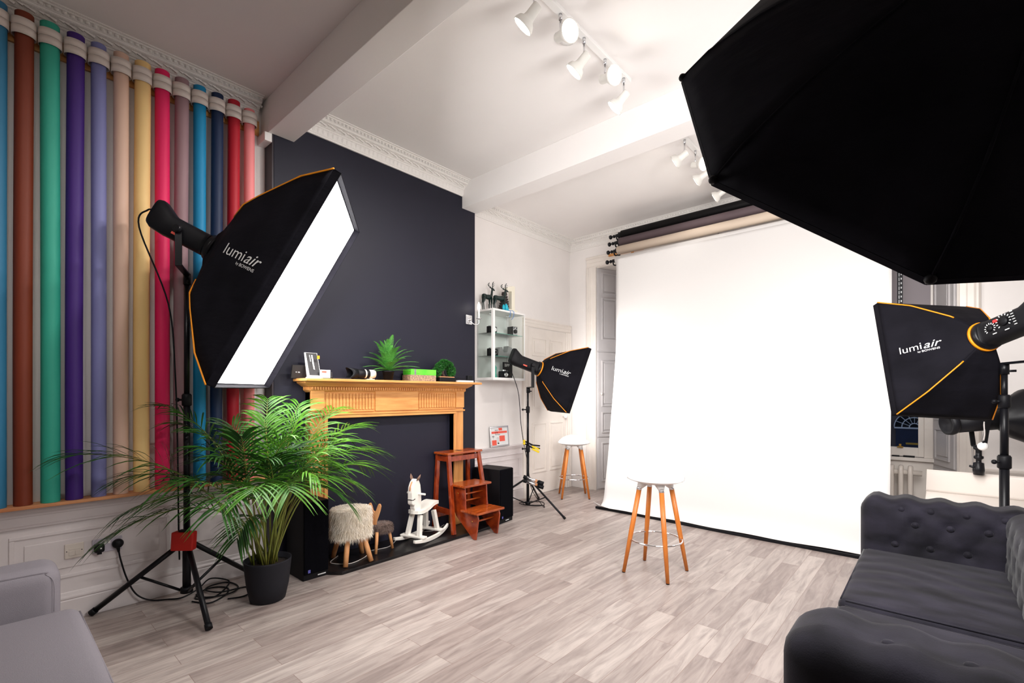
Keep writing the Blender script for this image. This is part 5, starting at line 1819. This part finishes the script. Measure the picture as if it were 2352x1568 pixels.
# (tip x, tip y, tip z, apex lift, leaf length, bright)
FR = [
 (-3.74, .36, 1.02, .30, .30, 0), (-3.70, .48, .50, .50, .24, 0), (-3.62, .58, .66, .45, .24, 0), (-3.72, .60, .86, .35, .24, 0),
 (-3.70, .78, 1.30, .28, .24, 0), (-3.60, .84, 1.18, .25, .24, 0), (-3.55, .95, 1.02, .30, .25, 0), (-3.30, .70, .84, .35, .24, 0),
 (-3.70, 1.42, 1.34, .25, .22, 1), (-3.62, 1.62, 1.30, .22, .26, 1), (-3.60, 1.90, 1.26, .25, .26, 1), (-3.50, 2.02, 1.12, .30, .26, 1),
 (-3.40, 2.10, .92, .40, .28, 1), (-3.32, 2.02, .80, .42, .28, 1), (-3.22, 1.85, .70, .45, .26, 1), (-3.12, 1.72, .62, .48, .24, 0),
 (-2.98, 1.45, .84, .36, .26, 1), (-2.92, 1.25, .78, .40, .26, 1), (-2.96, 1.05, .80, .36, .25, 1), (-3.02, .90, .72, .42, .24, 0),
 (-3.38, 1.52, 1.22, .20, .24, 1), (-3.45, 1.30, 1.20, .20, .24, 1), (-3.28, 1.10, 1.10, .22, .24, 0), (-3.20, 1.36, 1.08, .24, .26, 1),
 (-3.52, 1.12, 1.16, .20, .24, 0), (-3.10, 1.60, .98, .30, .26, 1), (-3.48, 1.74, 1.06, .30, .26, 1), (-3.30, 1.85, 1.02, .30, .26, 1),
 (-3.12, 1.02, .50, .40, .16, 0), (-3.16, 1.20, .96, .28, .24, 0), (-3.60, 1.0, .80, .40, .24, 0), (-3.26, 1.68, .86, .36, .25, 1),
 (-3.34, .94, .96, .28, .24, 0), (-3.42, 1.42, .98, .30, .24, 0), (-3.20, 1.50, .84, .34, .24, 0), (-3.30, 1.22, .90, .30, .24, 0)]
prng = random.Random(11)
def blade(mb, q, d, ln, wd, droop, up):
    """one arched, folded leaflet"""
    s = d.cross(up)
    if s.length < .05:
        s = d.cross(Vector((1, 0, 0)))
    s.normalize()
    n = 5
    vs = []
    for i in range(n + 1):
        t = i / n
        c = q + d * ln * t + Vector((0, 0, -droop * ln * t * t))
        w = wd * (math.sin(PI * (t * .88 + .07)) ** .8) * (1 - .35 * t)
        if i == n:
            w = .0004
        nn = up * w * .35
        vs += [c - s * w + nn, c, c + s * w + nn]
    fs = []
    for i in range(n):
        a = i * 3
        fs += [(a, a + 1, a + 4, a + 3), (a + 1, a + 2, a + 5, a + 4)]
    mb.add(vs, fs, True)
for i, (tx, ty, tz, lift, ll, br) in enumerate(FR):
    tip = Vector((tx, ty, tz))
    a0 = prng.random() * 2 * PI
    r0 = prng.uniform(.01, .075)
    dirn = (tip - PC)
    dirn.z = 0
    base = Vector((PC.x + r0 * math.cos(a0) + dirn.x * .05, PC.y + r0 * math.sin(a0) + dirn.y * .05, .235))
    ctl = base + dirn * .30 + Vector((0, 0, (tip.z - .235) * .62 + lift))
    P_ = lambda t: bez(base, ctl, tip, t)
    mb = MB()
    pts = [P_(k / 18) for k in range(19)]
    mb.tube(pts, [.0065 - .0052 * k / 18 for k in range(19)], 6)
    stem = mb.build('stem', M_stem, pl)
    mb = MB()
    t0 = .44
    nl = 16
    for j in range(nl):
        t = t0 + (1 - t0) * (j + .5) / nl
        q = P_(t)
        tan = (P_(min(1, t + .03)) - P_(t - .03)).normalized()
        sd_ = tan.cross(Vector((0, 0, 1)))
        if sd_.length < .1:
            sd_ = Vector((1, 0, 0))
        sd_.normalize()
        upv = sd_.cross(tan).normalized()
        f = (t - t0) / (1 - t0)
        L = ll * (.55 + .75 * math.sin(PI * (f * .8 + .12))) * prng.uniform(.85, 1.1)
        fwd = .55 + .9 * f
        for s in (-1, 1):
            d = (sd_ * s + tan * fwd + upv * (.28 + prng.gauss(0, .10))).normalized()
            wpt = q + d * L
            if wpt.x < -3.88:
                d = (d + Vector((.9, 0, 0))).normalized()
                L *= .8
            blade(mb, q, d, L, .0080, .30 + .25 * prng.random(), upv)
    mb.build('leaflets', M_leaf2 if br else M_leaf, stem)

# ================================================================== CHARCOAL SOFA (right)
so = thing('chesterfield_sofa', 'charcoal velvet button tufted two seat sofa on the right', 'sofa', (.1, 2.75, 0))
ZS = .42
def tuft(buttons, axis, sign, depth=.022, rad=.05, crease=.010):
    """displacement for rbox: buttons are (u, v) on the face normal to axis"""
    pairs = []
    for i in range(len(buttons)):
        for j in range(i + 1, len(buttons)):
            a, b = buttons[i], buttons[j]
            dist = math.hypot(a[0] - b[0], a[1] - b[1])
            if abs(a[1] - b[1]) > .03 and dist < .19:
                pairs.append((a, b))
    ax = [k for k in range(3) if k != axis]
    def fn(p, n):
        w = n[axis] * sign
        if w <= .05:
            return p
        u, v = p[ax[0]], p[ax[1]]
        dd = 0
        for bu, bv in buttons:
            r2 = (u - bu) ** 2 + (v - bv) ** 2
            dd += depth * math.exp(-r2 / (rad * .55) ** 2)
        for (a, b) in pairs:
            L2 = (b[0] - a[0]) ** 2 + (b[1] - a[1]) ** 2
            t = max(0, min(1, ((u - a[0]) * (b[0] - a[0]) + (v - a[1]) * (b[1] - a[1])) / L2))
            r2 = (u - a[0] - t * (b[0] - a[0])) ** 2 + (v - a[1] - t * (b[1] - a[1])) ** 2
            dd = max(dd, crease * math.exp(-r2 / .012 ** 2))
        q = Vector(p)
        q[axis] -= sign * dd * w
        return q
    return fn
def grid_buttons(us, vs, stag=True):
    out = []
    for j, v in enumerate(vs):
        for i, u in enumerate(us):
            uu = u + (us[1] - us[0]) / 2 * (j % 2) if stag else u
            if uu <= us[-1] + .001 + (us[1] - us[0]) / 2:
                out.append((uu, v))
    return out
def buttons(o, pts, nrm):
    for p in pts:
        MB().lathe([(.017, -.004), (.0185, .003), (.014, .009), (0, .012)], p, nrm, 14).build('button', M_sofa, o)
# base
MB().rbox((.10, 2.74, .20), (.86, 2.30, .22), .03, (6, 12, 3)).build('base', M_sofa, so)
# far arm: inner face towards -y
def wavy(p, top, amp, n, ax):
    return p
fa_c, fa_s = Vector((.06, 3.82, .4025)), (.84, .30, .665)
bu = [(-.216, .275), (-.083, .28), (.068, .28), (.222, .28), (-.152, .195), (.001, .20), (.156, .205), (-.245, .065), (-.085, .068), (.073, .070)]
tf = tuft(bu, 1, -1, .026, .06, .009)
def fa_fn(p, n):
    q = tf(p, n)
    if n.z > .3:
        q.z += .010 * math.cos((q.x + .27) / .155 * 2 * PI) * -1 * n.z
    return q
arm = MB().rbox(fa_c, fa_s, .085, (44, 10, 34), fa_fn).build('arm', M_sofa, so)
buttons(arm, [fa_c + Vector((u, -.15 + (.018 if v < .25 else .030), v)) for u, v in bu], (0, -1, 0))
# near arm
na_c, na_s = Vector((.095, 1.60, .4025)), (.84, .30, .665)
bu2 = [(-.107, .185), (.048, .185), (.203, .185), (-.235, .06), (-.08, .06), (.08, .06), (.235, .06), (-.155, -.07), (.0, -.07), (.155, -.07)]
tf2 = tuft(bu2, 1, -1, .020, .05, .004)
bu4 = [(-.185, -.03), (-.029, -.03), (.125, -.03), (.28, -.03)]
tf4 = tuft(bu4, 2, 1, .012, .05, 0)
def na_fn(p, n):
    q = tf4(tf2(p, n), n)
    if n.z > .3:
        q.z += .008 * math.cos((q.x + .23) / .155 * 2 * PI) * -1 * n.z
    return q
arm2 = MB().rbox(na_c, na_s, .085, (40, 10, 30), na_fn).build('arm', M_sofa, so)
buttons(arm2, [na_c + Vector((u, -.15 + .016, v)) for u, v in bu2], (0, -1, 0))
buttons(arm2, [na_c + Vector((u, v, .3325 - .014)) for u, v in bu4], (0, 0, 1))
# back with inner face towards -x
bk_c, bk_s = Vector((.42, 2.71, .4025)), (.28, 2.50, .665)
bu3 = []
for j, z in enumerate((.25, .14, .03)):
    for i in range(11):
        y = -1.0 + i * .19 + (.095 if j % 2 else 0)
        bu3.append((y, z))
tf3 = tuft(bu3, 0, -1, .022, .055, .009)
def bk_fn(p, n):
    q = tf3(p, n)
    if n.x < 0:
        q.x -= .05 * max(0, -q.z + .1) * -n.x
    return q
bk = MB().rbox(bk_c, bk_s, .085, (10, 90, 24), bk_fn).build('backrest', M_sofa, so)
buttons(bk, [bk_c + Vector((-.14 + .018, u, v)) for u, v in bu3], (-1, 0, 0))
def cush(y0, y1, x0=-.345):
    c = Vector(((x0 + .30) / 2, (y0 + y1) / 2, ZS - .075))
    sz = (.30 - x0, y1 - y0, .15)
    def fn(p, n):
        q = Vector(p)
        if n.z > 0:
            u, v = p.x / (sz[0] / 2), p.y / (sz[1] / 2)
            q.z += .022 * max(0, 1 - u * u) * max(0, 1 - v * v) * n.z
            q.z += .0035 * math.sin(p.y * 38 + p.x * 9 + 2 * math.sin(p.x * 12)) * max(0, 1 - abs(v)) * n.z
        return q
    ob = MB().rbox(c, sz, .035, (22, 40, 4), fn).build('seat_cushion', M_sofa, so)
    r = .0045
    e = .012
    X0, X1, Y0, Y1 = x0 + e, .29, y0 + e, y1 - e
    MB().tube([(X0 + .02, Y0, ZS - .006), (X1, Y0, ZS - .006)], r, 6).tube([(X0, Y0 + .02, ZS - .008), (X0, Y1 - .02, ZS - .008)], r, 6).tube([(X0 + .02, Y1, ZS - .006), (X1, Y1, ZS - .006)], r, 6).build('welt', M_sofa, ob)
cush(2.665, 3.675)
cush(1.745, 2.615, -.34)
for lx, ly in ((-.28, 1.52), (-.28, 3.90), (.5, 1.52), (.5, 3.90)):
    MB().cyl((lx, ly, 0), (lx, ly, .10), .018, .028, 12).build('leg', M_black, so)

# ================================================================== LIGHT GREY SOFA (left front)
sl = thing('grey_sofa', 'light grey fabric armless sofa in the bottom left corner', 'sofa', (-2.6, -.7, 0))
MB().rbox((-2.49, -.70, .24), (.92, 1.94, .20), .03, (6, 10, 3)).build('base', M_sofal, sl)
def sfn(p, n):
    q = Vector(p)
    if n.z > 0:
        q.z += .012 * max(0, 1 - (p.x / .5) ** 2) * n.z
    return q
sea = MB().rbox((-2.36, -.70, .365), (.98, 2.0, .15), .055, (16, 20, 4), sfn).build('seat_cushion', M_sofal, sl)
MB().tube([(-1.90, .290, .42), (-2.80, .290, .42)], .004, 6).build('welt', M_sofal, sea)
bk = MB().rbox((-3.0, -.74, .41), (.24, 1.96, .41), .06, (6, 20, 10)).build('backrest', M_sofal, sl)
MB().tube(spline([(-2.884, .215, .42), (-2.884, .215, .54), (-2.889, .19, .585), (-2.892, .14, .598), (-2.892, -.4, .60), (-2.892, -1.5, .60)], 6), .0013, 6).build('seam', M_sofal, bk)
for lx, ly in ((-2.06, .18), (-2.9, .18), (-2.06, -1.55), (-2.9, -1.55)):
    MB().cyl((lx, ly, 0), (lx, ly, .15), .016, .024, 12).build('leg', M_pine, sl)
